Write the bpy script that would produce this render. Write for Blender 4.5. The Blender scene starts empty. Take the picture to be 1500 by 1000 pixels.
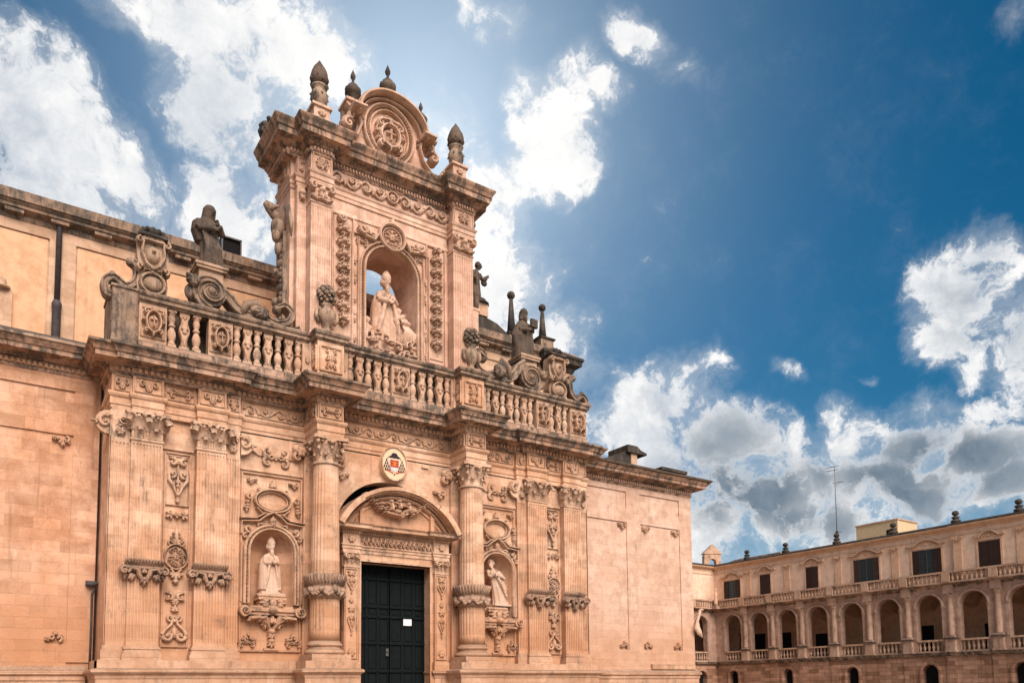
import bpy, math, random
from mathutils import Vector, Matrix, Euler
R = math.radians
pi = math.pi
sc = bpy.context.scene
rnd = random.Random(7)

# ------------------------------------------------------------------ camera
cd = bpy.data.cameras.new("camera"); co = bpy.data.objects.new("camera", cd)
sc.collection.objects.link(co)
cd.sensor_width = 36.0; cd.lens = 1138.65 / 1500 * 36
cd.shift_x = 0.0; cd.shift_y = (912.92 - 500) / 1500
cd.clip_start = 0.1; cd.clip_end = 5000
rt = Vector((0.82430442, -0.56604118, -0.01093675)); up = Vector((-0.03722321, -0.07346259, 0.99660307)); fw = Vector((0.56492182, 0.82109721, 0.0816254))
m = Matrix((rt, up, -fw)).transposed().to_4x4(); m.translation = Vector((0, -28, 1.6))
co.matrix_world = m
sc.camera = co

# ------------------------------------------------------------------ sky, clouds and sun
SUN_AZ, SUN_EL = 27.3, 36.0
SKY_K = 0.1
W = bpy.data.worlds.new("World"); sc.world = W; W.use_nodes = True
wt = W.node_tree; wt.nodes.clear()
class NT:
    def __init__(s, tree): s.t = tree
    def n(s, typ, ins=None, **kw):
        nd = s.t.nodes.new(typ)
        for k, v in kw.items(): setattr(nd, k, v)
        for k, v in (ins or {}).items():
            if isinstance(v, bpy.types.NodeSocket): s.t.links.new(v, nd.inputs[k])
            else: nd.inputs[k].default_value = v
        return nd
    def math(s, op, a, b=0.0, c=0.0, clamp=False):
        return s.n('ShaderNodeMath', {0: a, 1: b, 2: c}, operation=op, use_clamp=clamp).outputs[0]
    def ramp(s, v, a, b, lo=0.0, hi=1.0, typ='SMOOTHSTEP'):
        return s.n('ShaderNodeMapRange', {0: v, 1: a, 2: b, 3: lo, 4: hi}, interpolation_type=typ).outputs[0]
    def mix(s, f, a, b, typ='MIX'):
        nd = s.n('ShaderNodeMix', data_type='RGBA', blend_type=typ)
        for k, v in ((0, f), (6, a), (7, b)):
            if isinstance(v, bpy.types.NodeSocket): s.t.links.new(v, nd.inputs[k])
            else: nd.inputs[k].default_value = v if k == 0 else (*v[:3], 1)
        return nd.outputs[2]
    def noise(s, vec, scale, detail=4, rough=0.55, dist=0.0):
        return s.n('ShaderNodeTexNoise', {'Vector': vec, 'Scale': scale, 'Detail': detail, 'Roughness': rough, 'Distortion': dist}).outputs[0]
CLOUDS = [(2.1,32.8,0.127,0.058,156,1.15,0),(6.6,31.7,0.07,0.041,153,1.0,0.1),(1.3,35.2,0.052,0.036,179,0.9,0),(9.8,39.6,0.067,0.036,167,1.0,0),(13.9,39.8,0.093,0.043,174,1.1,0),(13.5,36.8,0.064,0.056,129,1.0,0.05),(18.8,39.6,0.065,0.047,178,1.1,0),(15.9,35.1,0.057,0.041,159,1.0,0),(12.8,31.2,0.047,0.039,61,0.9,0),(14.2,29.6,0.077,0.048,175,1.1,0),(11.0,29.8,0.042,0.025,-162,0.7,0),(38.1,37.4,0.068,0.035,-129,1.05,0.1),(37.6,35.2,0.054,0.036,-163,1.0,0.15),(41.4,38.9,0.036,0.023,173,0.8,0),(36.1,39.2,0.032,0.026,146,0.7,0),(44.6,41.5,0.034,0.02,149,0.95,0.1),(48.1,39.3,0.042,0.017,148,0.32,0.1),(34.5,42.5,0.062,0.027,180,0.35,0),(33.8,28.1,0.073,0.066,170,1.05,0),(32.2,33.0,0.059,0.05,19,0.9,0),(37.4,25.0,0.058,0.046,155,0.85,0),(55.1,21.5,0.022,0.011,133,0.6,0),(46.3,22.9,0.016,0.009,173,0.5,0),(59.9,20.1,0.014,0.006,169,0.5,0),(45.4,20.1,0.086,0.049,-161,1.1,0.25),(48.5,21.9,0.038,0.024,-168,0.9,0.3),(51.2,17.3,0.087,0.042,154,1.15,0.5),(43.4,17.9,0.082,0.049,176,1.1,0.15),(52.0,13.5,0.085,0.057,173,1.2,0.9),(49.1,11.8,0.064,0.058,168,0.9,0.7),(45.3,15.4,0.074,0.041,176,1.0,0.2),(58.4,16.0,0.042,0.039,-151,0.95,0.3),(57.8,17.9,0.023,0.021,117,0.7,0.2),(56.6,14.0,0.056,0.051,109,0.9,0.75),(57.7,11.1,0.065,0.047,171,0.85,0.8),(62.5,15.0,0.071,0.034,-176,1.15,0.7),(66.0,14.3,0.067,0.036,174,1.2,0.75),(62.0,12.5,0.098,0.034,172,1.0,0.85),(67.4,12.6,0.049,0.036,165,1.0,0.8),(65.8,23.5,0.057,0.05,120,1.1,0.35),(64.5,21.4,0.041,0.035,128,1.0,0.35),(67.4,25.4,0.036,0.031,139,1.0,0.3),(68.4,20.5,0.053,0.029,91,1.0,0.4),(65.9,19.1,0.026,0.02,152,0.7,0.3),(67.8,26.4,0.025,0.018,146,0.6,0.2),(63.0,17.3,0.052,0.02,169,0.7,0.4),(66.5,16.9,0.054,0.014,174,0.6,0.4),(69.3,36.7,0.022,0.018,-173,0.55,0.3),(42.2,9.2,0.377,0.077,178,0.55,0.2),(55.5,9.9,0.265,0.04,176,0.4,0.5),(39.9,22.4,0.041,0.039,165,0.7,0),(24.9,31.5,0.17,0.085,-174,0.6,0),(29.6,36.7,0.049,0.044,78,0.55,0),(50.5,14.5,0.1,0.05,170,1.05,0.75),(46.5,12.0,0.07,0.04,175,1.0,0.35),(54.5,11.5,0.09,0.035,172,0.95,0.8),(46.0,19.6,0.07,0.045,-161,1.25,0.2),(50.0,17.0,0.08,0.035,158,1.2,0.5),(61.0,13.5,0.12,0.035,174,1.05,0.8),(4.0,30.0,0.11,0.05,158,1.1,0.1)]
def build_world():
    N = NT(wt)
    d = N.n('ShaderNodeTexCoord').outputs['Generated']
    warp = N.n('ShaderNodeTexNoise', {'Vector': d, 'Scale': 9.0, 'Detail': 5.0, 'Roughness': 0.6}).outputs['Color']
    off = N.n('ShaderNodeVectorMath', {0: warp, 1: (0.5, 0.5, 0.5)}, operation='SUBTRACT').outputs[0]
    off = N.n('ShaderNodeVectorMath', {0: off, 3: 0.075}, operation='SCALE').outputs[0]
    dw = N.n('ShaderNodeVectorMath', {0: d, 1: off}, operation='ADD').outputs[0]
    dens = None; dark = None
    for az, el, ra, rb, th, st, dk in CLOUDS:
        a, e, t = R(az), R(el), R(th)
        c = Vector((math.sin(a) * math.cos(e), math.cos(a) * math.cos(e), math.sin(e)))
        E = Vector((math.cos(a), -math.sin(a), 0)); U = Vector((-math.sin(a) * math.sin(e), -math.cos(a) * math.sin(e), math.cos(e)))
        A = E * math.cos(t) + U * math.sin(t); B = -E * math.sin(t) + U * math.cos(t)
        k = 1.5
        eu = Matrix((A, B, A.cross(B))).transposed().to_euler()
        mp = N.n('ShaderNodeMapping', {'Vector': dw, 'Location': c, 'Rotation': eu, 'Scale': (ra * k, rb * k, 0.5)}, vector_type='TEXTURE')
        g = N.n('ShaderNodeTexGradient', {'Vector': mp.outputs[0]}, gradient_type='SPHERICAL').outputs[1]
        g = N.math('MULTIPLY', g, st)
        dens = g if dens is None else N.math('SMOOTH_MAX', dens, g, 0.12)
        if dk > 0:
            gd = N.math('MULTIPLY', g, dk)
            dark = gd if dark is None else N.math('MAXIMUM', dark, gd)
    sun = Vector((math.sin(R(SUN_AZ)) * math.cos(R(SUN_EL)), math.cos(R(SUN_AZ)) * math.cos(R(SUN_EL)), math.sin(R(SUN_EL))))
    sep = N.n('ShaderNodeSeparateXYZ', {0: d})
    # generic scattered cloud over the rest of the dome, with an added fill lobe behind the camera
    back = N.ramp(sep.outputs[1], 0.25, -0.35)
    gen = N.ramp(N.noise(dw, 2.2, 3, 0.5), 0.42, 0.62)
    gen = N.math('MULTIPLY', gen, N.math('MULTIPLY', back, 0.8))
    n1 = N.noise(dw, 15.0, 12, 0.68, 0.15)
    n2v = N.n('ShaderNodeVectorMath', {0: dw, 1: tuple(sun * 0.03)}, operation='ADD').outputs[0]
    n2 = N.noise(n2v, 15.0, 8, 0.64, 0.15)
    body = N.math('MAXIMUM', dens, gen)
    namp = N.ramp(body, 0.0, 0.35, 0.9, 2.9)
    dd = N.math('ADD', body, N.math('MULTIPLY', N.math('SUBTRACT', n1, 0.5), namp))
    cov = N.ramp(dd, 0.24, 0.72)
    veil = N.ramp(N.math('ADD', dens, N.math('MULTIPLY', N.math('SUBTRACT', n1, 0.5), 1.3)), 0.02, 0.7, 0.0, 0.42)
    veil = N.math('MULTIPLY', veil, N.ramp(dens, 0.02, 0.3))
    cov = N.math('MAXIMUM', cov, veil)
    thick = N.ramp(dd, 0.4, 0.9)
    soft = N.noise(d, 5.0, 4, 0.5)
    soft2 = N.noise(n2v, 5.0, 4, 0.5)
    # shading: brighter rims near the sun, grey blue hearts
    lit = N.math('ADD', N.math('MULTIPLY', N.math('SUBTRACT', n1, n2), 1.9), N.math('MULTIPLY_ADD', N.math('SUBTRACT', soft, soft2), 3.0, 0.62), clamp=True)
    dk = N.math('MULTIPLY', N.ramp(N.math('ADD', dark, N.math('MULTIPLY', N.math('SUBTRACT', n2, 0.5), 0.7)), 0.12, 0.75), thick)
    white = N.mix(lit, (0.48, 0.55, 0.64), (1.0, 0.99, 0.98))
    dcol = N.mix(N.ramp(n2, 0.3, 0.7), (0.13, 0.185, 0.25), (0.3, 0.36, 0.42))
    ccol = N.mix(dk, white, dcol)
    sd = N.n('ShaderNodeVectorMath', {0: d, 1: tuple(sun)}, operation='DOT_PRODUCT').outputs['Value']
    sdp = N.math('MAXIMUM', sd, 0.0)
    glow = N.math('POWER', sdp, 55.0)
    ccol = N.mix(N.math('MULTIPLY', glow, 0.9), ccol, (1.15, 1.12, 1.08))
    lob = N.n('ShaderNodeVectorMath', {0: d, 1: (-0.08, -0.725, 0.684)}, operation='DOT_PRODUCT').outputs['Value']
    fill_lobe = N.ramp(lob, 0.84, 0.992)  # unseen bright sky patch, added to light the shaded front
    fill_mix = N.mix(fill_lobe, ccol, (13.2, 11.4, 10.25))
    cov = N.math('MAXIMUM', cov, fill_lobe)
    sky = N.n('ShaderNodeTexSky', sky_type='NISHITA', sun_disc=False, sun_elevation=R(SUN_EL), sun_rotation=R(SUN_AZ), altitude=60.0, air_density=1.0, dust_density=0.0, ozone_density=3.0).outputs[0]
    sky = N.n('ShaderNodeVectorMath', {0: sky, 3: SKY_K}, operation='SCALE').outputs[0]
    sky = N.n('ShaderNodeHueSaturation', {'Hue': 0.487, 'Saturation': 1.4, 'Value': 0.52, 'Color': sky}).outputs[0]
    low = N.ramp(sep.outputs[2], 0.0, 0.26, 0.85, 0.0)
    sky = N.mix(low, sky, (0.42, 0.56, 0.72))
    g2 = N.math('ADD', N.math('MULTIPLY', N.math('POWER', sdp, 22.0), 0.45), N.math('MULTIPLY', N.math('POWER', sdp, 90.0), 0.5))
    sky = N.mix(g2, sky, (0.62, 0.78, 0.95))
    col = N.mix(cov, sky, fill_mix)
    bg = N.n('ShaderNodeBackground', {'Color': N.n('ShaderNodeVectorMath', {0: col, 3: 1 / SKY_K}, operation='SCALE').outputs[0], 'Strength': SKY_K})
    out = N.n('ShaderNodeOutputWorld'); wt.links.new(bg.outputs[0], out.inputs[0])
build_world()
sl = bpy.data.lights.new("sun", 'SUN'); sl.energy = 3.0; sl.angle = R(0.5); sl.color = (1.0, 0.93, 0.82)
so = bpy.data.objects.new("sun", sl); sc.collection.objects.link(so)
sv = Vector((math.sin(R(SUN_AZ)) * math.cos(R(SUN_EL)), math.cos(R(SUN_AZ)) * math.cos(R(SUN_EL)), math.sin(R(SUN_EL))))
so.rotation_euler = sv.to_track_quat('Z', 'Y').to_euler(); so.location = (0, -20, 60)
sc.view_settings.view_transform = 'Standard'; sc.view_settings.look = 'None'; sc.view_settings.gamma = 1.0
sc.view_settings.exposure = 0.0

# ------------------------------------------------------------------ materials
MATS = {}
def new_mat(name):
    mt = bpy.data.materials.new(name); mt.use_nodes = True; mt.node_tree.nodes.clear(); MATS[name] = mt
    N = NT(mt.node_tree); b = N.n('ShaderNodeBsdfPrincipled'); o = N.n('ShaderNodeOutputMaterial')
    mt.node_tree.links.new(b.outputs[0], o.inputs[0]); return mt, N, b
def stone(name, c1, c2, block=(0.95, 0.42), mortar=0.35, dirt=0.25, grime=(0.075, 0.06, 0.048), bump=0.5, streak=0.25, top=0.8, mc=None, patch=1.0, rows=True, damp=0.0):
    mt, N, b = new_mat(name)
    g = N.n('ShaderNodeNewGeometry'); pos = g.outputs['Position']; nrm = g.outputs['Normal']
    sp = N.n('ShaderNodeSeparateXYZ', {0: pos}); sn = N.n('ShaderNodeSeparateXYZ', {0: nrm})
    big = N.noise(pos, 0.45, 4, 0.6, 0.4); med = N.noise(pos, 2.3, 5, 0.65, 0.2); fine = N.noise(pos, 14.0, 6, 0.7)
    col = N.mix(N.math('MULTIPLY', N.ramp(big, 0.36, 0.64), patch), c1, c2)
    col = N.mix(N.ramp(med, 0.40, 0.66, 0.0, 0.6), col, (c2[0]*.74, c2[1]*.68, c2[2]*.62))
    col = N.mix(N.ramp(fine, 0.3, 0.8, 0.0, 0.3), col, tuple(min(1, x * 1.3) for x in c1))
    hgt = N.math('MULTIPLY', fine, 0.5)
    if rows:
        v = N.n('ShaderNodeCombineXYZ', {0: N.math('ADD', sp.outputs[0], sp.outputs[1]), 1: sp.outputs[2], 2: 0.0}).outputs[0]
        br = N.n('ShaderNodeTexBrick', {'Vector': v, 'Color1': (0.62, 0.57, 0.52, 1), 'Color2': (1.26, 1.26, 1.27, 1), 'Mortar': (0.78, 0.74, 0.7, 1), 'Scale': 1.0, 'Mortar Size': 0.008, 'Mortar Smooth': 0.3, 'Bias': 0.1, 'Brick Width': block[0], 'Row Height': block[1]})
        if mc: br.inputs['Mortar'].default_value = (*mc, 1)
        col = N.mix(mortar * 1.6 if mortar < .6 else 1.0, col, N.mix(1.0, col, br.outputs[0], 'MULTIPLY'))
        hgt = N.math('ADD', hgt, N.math('MULTIPLY', N.math('SUBTRACT', 1.0, br.outputs[1]), 0.5))
    # rain streaks, stretched down the wall
    sv_ = N.n('ShaderNodeVectorMath', {0: pos, 1: (3.2, 3.2, 0.22)}, operation='MULTIPLY').outputs[0]
    stv = N.ramp(N.noise(sv_, 1.0, 5, 0.6), 0.56, 0.74, 0.0, streak)
    col = N.mix(stv, col, tuple(x * 0.45 for x in c2))
    # soot and lichen: patches everywhere, much thicker on what faces the sky
    pv = N.n('ShaderNodeVectorMath', {0: pos, 1: (1.0, 1.0, 0.5)}, operation='MULTIPLY').outputs[0]
    dn = N.math('ADD', N.math('MULTIPLY', N.noise(pv, 1.7, 8, 0.74, 0.3), 0.72), N.math('MULTIPLY', N.noise(sv_, 1.6, 5, 0.7), 0.28))
    if damp > 0:
        dz = N.math('ADD', sp.outputs[2], N.math('MULTIPLY', N.math('SUBTRACT', med, 0.5), 5.0))
        col = N.mix(N.math('MULTIPLY', N.ramp(dz, 6.2, 3.2), damp), col, (0.50, 0.245, 0.125))
    dmask = N.ramp(dn, 0.61 - 0.34 * dirt, 0.74 - 0.36 * dirt, 0.0, min(0.95, 0.25 + dirt * 1.6))
    tmask = N.math('MULTIPLY', N.ramp(sn.outputs[2], 0.25, 0.8), N.ramp(dn, 0.2, 0.5, top * 0.6, top))
    mk = N.math('MAXIMUM', dmask, tmask)
    gr = N.mix(N.ramp(fine, 0.3, 0.7), grime, tuple(x * 2.2 for x in grime))
    col = N.mix(mk, col, gr)
    mt.node_tree.links.new(col, b.inputs['Base Color'])
    b.inputs['Roughness'].default_value = 0.9
    try: b.inputs['Specular IOR Level'].default_value = 0.15
    except Exception: pass
    bp = N.n('ShaderNodeBump', {'Height': N.math('ADD', hgt, N.math('MULTIPLY', med, 1.2)), 'Strength': bump, 'Distance': 0.03})
    mt.node_tree.links.new(bp.outputs[0], b.inputs['Normal'])
    return mt
def plain(name, c, rough=0.6, var=0.15, scale=5.0, metal=0.0, bump=0.1):
    mt, N, b = new_mat(name)
    pos = N.n('ShaderNodeNewGeometry').outputs['Position']
    n = N.noise(pos, scale, 6, 0.65)
    col = N.mix(N.ramp(n, 0.25, 0.75), tuple(x * (1 - var) for x in c), tuple(min(1, x * (1 + var)) for x in c))
    mt.node_tree.links.new(col, b.inputs['Base Color']); b.inputs['Roughness'].default_value = rough; b.inputs['Metallic'].default_value = metal; b.inputs['Specular IOR Level'].default_value = 0.2
    bp = N.n('ShaderNodeBump', {'Height': n, 'Strength': bump, 'Distance': 0.02}); mt.node_tree.links.new(bp.outputs[0], b.inputs['Normal'])
    return mt
S_MAIN = stone('facade_stone', (0.70, 0.48, 0.34), (0.55, 0.31, 0.185), dirt=0.23, mortar=0.3, bump=0.55, streak=0.45, damp=0.6)
S_WALL = stone('left_wing_ashlar', (0.66, 0.42, 0.29), (0.53, 0.275, 0.155), block=(0.8, 0.37), dirt=0.16, mortar=0.32, bump=0.6, streak=0.5, damp=0.7, mc=(0.95, 0.9, 0.85))
S_PALE = stone('right_wing_ashlar', (0.69, 0.495, 0.385), (0.58, 0.38, 0.275), block=(0.8, 0.37), dirt=0.14, mortar=0.15, bump=0.55, streak=0.35, damp=0.5)
S_CARV = stone('carved_stone', (0.70, 0.49, 0.35), (0.50, 0.295, 0.185), dirt=0.32, damp=0.4, rows=False, bump=0.6, streak=0.2, top=0.6)
S_COLL = stone('sooty_collar_stone', (0.50, 0.33, 0.235), (0.38, 0.235, 0.16), dirt=0.36, rows=False, bump=0.8, streak=0.4, top=0.9)
S_UP = stone('upper_stone', (0.71, 0.50, 0.385), (0.58, 0.36, 0.26), dirt=0.17, mortar=0.25, bump=0.5, streak=0.4)
S_UPC = stone('upper_carved_stone', (0.70, 0.49, 0.37), (0.50, 0.315, 0.215), dirt=0.27, rows=False, bump=0.6, streak=0.2, top=0.6)
S_CORN = stone('cornice_stone', (0.58, 0.385, 0.28), (0.44, 0.265, 0.175), dirt=0.5, rows=False, bump=0.8, streak=0.55, top=1.0)
S_BASE = stone('pedestal_stone', (0.63, 0.43, 0.305), (0.46, 0.28, 0.18), block=(1.1, 0.45), dirt=0.3, mortar=0.3, bump=0.7, streak=0.35, top=0.8, grime=(0.15, 0.105, 0.075), damp=0.3)
S_BAL = stone('balustrade_stone', (0.62, 0.43, 0.31), (0.54, 0.34, 0.225), dirt=0.3, rows=False, bump=0.7, streak=0.3, top=1.0, grime=(0.09, 0.07, 0.055))
S_URN = stone('sooty_carved_stone', (0.52, 0.37, 0.27), (0.42, 0.28, 0.19), dirt=0.38, rows=False, bump=0.8, streak=0.4, top=0.9, grime=(0.08, 0.065, 0.052))
S_WEA = stone('weathered_stone', (0.42, 0.30, 0.22), (0.30, 0.21, 0.15), dirt=0.46, rows=False, bump=1.0, streak=0.6, top=1.0, grime=(0.06, 0.05, 0.042))
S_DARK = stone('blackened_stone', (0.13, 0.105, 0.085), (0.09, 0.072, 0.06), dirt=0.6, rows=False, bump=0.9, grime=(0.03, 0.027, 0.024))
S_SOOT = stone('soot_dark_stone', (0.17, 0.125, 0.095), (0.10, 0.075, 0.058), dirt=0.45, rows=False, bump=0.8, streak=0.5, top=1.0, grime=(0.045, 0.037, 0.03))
S_STAT = stone('statue_stone', (0.66, 0.49, 0.38), (0.58, 0.39, 0.28), dirt=0.1, rows=False, bump=0.35, streak=0.1, top=0.35)
S_YEL = stone('yellow_plaster', (0.74, 0.455, 0.28), (0.68, 0.40, 0.23), dirt=0.12, rows=False, bump=0.25, streak=0.3, patch=0.6)
S_CLER = stone('clerestory_stone', (0.62, 0.43, 0.30), (0.56, 0.36, 0.24), block=(0.8, 0.36), dirt=0.1, mortar=0.3, streak=0.3)
S_PAL = stone('palace_loggia_stone', (0.55, 0.375, 0.285), (0.42, 0.27, 0.20), block=(0.9, 0.4), dirt=0.24, mortar=0.15, streak=0.5, top=1.0)
S_PALP = stone('palace_plaster', (0.86, 0.63, 0.48), (0.81, 0.56, 0.41), dirt=0.08, rows=False, bump=0.15, streak=0.3)
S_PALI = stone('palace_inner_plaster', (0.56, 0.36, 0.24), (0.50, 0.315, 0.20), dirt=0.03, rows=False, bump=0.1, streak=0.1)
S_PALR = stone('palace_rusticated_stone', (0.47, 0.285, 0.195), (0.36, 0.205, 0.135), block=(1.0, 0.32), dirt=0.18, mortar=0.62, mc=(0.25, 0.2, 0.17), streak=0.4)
S_PALT = stone('palace_trim', (0.76, 0.52, 0.35), (0.70, 0.43, 0.28), dirt=0.06, rows=False, bump=0.3, streak=0.2)
S_PALC = stone('palace_column_stone', (0.58, 0.40, 0.30), (0.46, 0.30, 0.215), dirt=0.3, rows=False, top=1.0, streak=0.6)
S_PALB = stone('palace_balustrade_stone', (0.62, 0.42, 0.30), (0.52, 0.33, 0.22), dirt=0.3, rows=False, top=1.0)
M_DOOR = plain('dark_green_door_paint', (0.003, 0.0065, 0.007), 0.85, 0.3, 7.0)
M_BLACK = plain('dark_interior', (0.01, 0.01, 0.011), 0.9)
M_PIPE = plain('dark_iron_pipe', (0.07, 0.06, 0.062), 0.55, 0.3, 6)
M_SHUT = plain('dark_brown_shutter', (0.055, 0.03, 0.024), 0.6, 0.25, 8)
M_SHUT2 = plain('faded_brown_shutter', (0.075, 0.047, 0.04), 0.7, 0.3, 6)
M_GLASS = plain('dark_window_glass', (0.03, 0.045, 0.05), 0.15, 0.2)
M_PAPER = plain('white_paper', (0.8, 0.8, 0.8), 0.7, 0.03)
M_METAL = plain('grey_metal', (0.12, 0.11, 0.11), 0.5, 0.1, 8, 0.5)
M_CREAM = plain('cream_plaque', (0.78, 0.56, 0.37), 0.5, 0.06, 6)
M_RED = plain('red_shield_paint', (0.42, 0.05, 0.025), 0.5)
M_ORG = plain('orange_shield_paint', (0.75, 0.2, 0.04), 0.5)
M_INK = plain('black_paint', (0.02, 0.02, 0.025), 0.5)
M_SIL = plain('silver_paint', (0.6, 0.58, 0.58), 0.4)
M_HOUSE = plain('ochre_render', (0.60, 0.47, 0.29), 0.9, 0.08, 3)
M_GROUND = stone('plaza_paving', (0.24, 0.19, 0.15), (0.20, 0.16, 0.12), dirt=0.1, rows=False, top=0.0, bump=0.2)
M_PLANT = plain('green_weeds', (0.04, 0.07, 0.02), 0.8, 0.4, 20)

# ------------------------------------------------------------------ mesh builder
class MB:
    def __init__(s): s.v = []; s.f = []; s.sm = []
    def add(s, vs, fs, smooth=False):
        o = len(s.v); s.v.extend(vs); s.f.extend([tuple(i + o for i in f) for f in fs]); s.sm.extend([smooth] * len(fs)); return s
    def box(s, x0, x1, y0, y1, z0, z1):
        return s.add([(x0,y0,z0),(x1,y0,z0),(x1,y1,z0),(x0,y1,z0),(x0,y0,z1),(x1,y0,z1),(x1,y1,z1),(x0,y1,z1)],
                     [(0,3,2,1),(4,5,6,7),(0,1,5,4),(1,2,6,5),(2,3,7,6),(3,0,4,7)])
    def prism(s, poly, y0, y1):          # polygon in x,z, counter-clockwise seen from the front (-y)
        n = len(poly)
        return s.add([(x, y0, z) for x, z in poly] + [(x, y1, z) for x, z in poly],
                     [tuple(range(n)), tuple(range(2*n-1, n-1, -1))] + [(i, i+n, (i+1) % n + n, (i+1) % n) for i in range(n)])
    def prismx(s, poly, x0, x1):         # polygon in y,z
        n = len(poly)
        return s.add([(x0, y, z) for y, z in poly] + [(x1, y, z) for y, z in poly],
                     [tuple(range(n-1, -1, -1)), tuple(range(n, 2*n))] + [(i, (i+1) % n, (i+1) % n + n, i+n) for i in range(n)])
    def lathe(s, cx, cy, prof, n=16, z0=0.0, smooth=True, mod=None, sc_=1.0):
        vs = []; m_ = len(prof)
        for r, z in prof:
            for k in range(n):
                a = 2 * pi * k / n; q = mod(a, z) if mod else 1.0
                vs.append((cx + r * q * sc_ * math.cos(a), cy + r * q * sc_ * math.sin(a), z0 + z * sc_))
        fs = [(j*n+k, j*n+(k+1) % n, (j+1)*n+(k+1) % n, (j+1)*n+k) for j in range(m_-1) for k in range(n)]
        fs.append(tuple(range(n-1, -1, -1))); fs.append(tuple(range((m_-1)*n, m_*n)))
        return s.add(vs, fs, smooth)
    def ball(s, c, r, n=8, m_=5):
        rx, ry, rz = r if isinstance(r, (tuple, list)) else (r, r, r)
        vs = [(c[0], c[1], c[2]-rz)]; 
        for j in range(1, m_):
            t = -pi/2 + pi*j/m_
            for k in range(n): a = 2*pi*k/n; vs.append((c[0]+rx*math.cos(t)*math.cos(a), c[1]+ry*math.cos(t)*math.sin(a), c[2]+rz*math.sin(t)))
        vs.append((c[0], c[1], c[2]+rz)); L = len(vs)-1
        fs = [(0, 1+(k+1) % n, 1+k) for k in range(n)]
        for j in range(m_-2):
            for k in range(n): a = 1+j*n+k; b = 1+j*n+(k+1) % n; fs.append((a, b, b+n, a+n))
        o = 1+(m_-2)*n
        fs += [(o+k, o+(k+1) % n, L) for k in range(n)]
        return s.add(vs, fs, True)
    def tube(s, pts, rad, n=8, flat=1.0, cap=True):
        P = [Vector(p) for p in pts]; L = len(P)
        if not isinstance(rad, (list, tuple)): rad = [rad]*L
        T = [(P[min(i+1, L-1)]-P[max(i-1, 0)]).normalized() for i in range(L)]
        ref = Vector((0, 1, 0)) if abs(T[0].y) < 0.9 else Vector((1, 0, 0))
        vs = []
        for i in range(L):
            u = T[i].cross(ref)
            if u.length < 1e-4: u = Vector((1, 0, 0))
            u.normalize(); w = u.cross(T[i]).normalized()
            for k in range(n):
                a = 2*pi*k/n; q = P[i] + u*(math.cos(a)*rad[i]) + w*(math.sin(a)*rad[i]*flat); vs.append(tuple(q))
        fs = [(j*n+k, j*n+(k+1) % n, (j+1)*n+(k+1) % n, (j+1)*n+k) for j in range(L-1) for k in range(n)]
        if cap: fs += [tuple(range(n-1, -1, -1)), tuple(range((L-1)*n, L*n))]
        return s.add(vs, fs, True)
    def sweep(s, path, prof, cap=True, closed=False):   # moulding along a plan line; outward is to the right of travel
        P = [Vector(p) for p in path]; L = len(P); nr = []
        for i in range(L):
            ds = []
            if i > 0 or closed: ds.append((P[i]-P[i-1]).normalized())
            if i < L-1 or closed: ds.append((P[(i+1) % L]-P[i]).normalized())
            ns = [Vector((d.y, -d.x)) for d in ds]
            nn = ns[0] if len(ns) == 1 else (ns[0]+ns[1]) / max(0.2, 1+ns[0].dot(ns[1]))
            nr.append(nn)
        m_ = len(prof); vs = []
        for i in range(L):
            for o, z in prof: q = P[i]+nr[i]*o; vs.append((q.x, q.y, z))
        fs = [(i*m_+j, (i+1) % L*m_+j, (i+1) % L*m_+j+1, i*m_+j+1) for i in range(L if closed else L-1) for j in range(m_-1)]
        if cap and not closed: fs += [tuple(range(m_)), tuple(range(L*m_-1, (L-1)*m_-1, -1))]
        return s.add(vs, fs)
    def dentils(s, path, off, depth, z0, z1, w=0.09, gap=0.07):
        s.sweep(path, [(off-.05, z0-.01), (off+.012, z0-.01), (off+.012, z1+.012), (off-.05, z1+.012)])
        P = [Vector(p) for p in path]
        for a, b in zip(P, P[1:]):
            d = b-a; L = d.length
            if L < 0.25: continue
            d.normalize(); n_ = Vector((d.y, -d.x)); c = int((L-0.05)/(w+gap)); st = (L-c*(w+gap)+gap)/2
            for k in range(c):
                t = st+k*(w+gap); q = a+d*t+n_*off; q2 = q+d*w; e = n_*depth
                c4 = [q, q2, q2+e, q+e]
                s.add([(p.x, p.y, z0) for p in c4]+[(p.x, p.y, z1) for p in c4], [(0,1,2,3),(7,6,5,4),(0,4,5,1),(1,5,6,2),(2,6,7,3),(3,7,4,0)])
        return s
    def tr(s, fn): s.v = [fn(*p) for p in s.v]; return s

def obj(name, mb, mat, parent=None, loc=(0, 0, 0), label=None, rot=0.0):
    me = bpy.data.meshes.new(name); me.from_pydata(mb.v, [], mb.f); me.polygons.foreach_set('use_smooth', mb.sm); me.materials.append(mat); me.update()
    o = bpy.data.objects.new(name, me); sc.collection.objects.link(o); o.location = loc; o.rotation_euler.z = rot
    if parent: o.parent = parent
    if label: o['label'] = label
    return o
def tag(o, label, cat, group=None):
    o['label'] = label; o['category'] = cat
    if group: o['group'] = group
    return o
def thing(name, label, cat, loc=(0, 0, 0), group=None, rot=0.0):
    o = bpy.data.objects.new(name, None); sc.collection.objects.link(o); o.location = loc; o.rotation_euler.z = rot; o.empty_display_size = 0.3
    return tag(o, label, cat, group)
def struct(name, mb, mat): o = obj(name, mb, mat); o['kind'] = 'structure'; return o
def copy_of(o, parent=None, loc=None):
    c = o.copy(); sc.collection.objects.link(c)
    if parent is not None: c.parent = parent
    if loc is not None: c.location = loc
    for ch in list(o.children): copy_of(ch, c)
    return c

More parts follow.
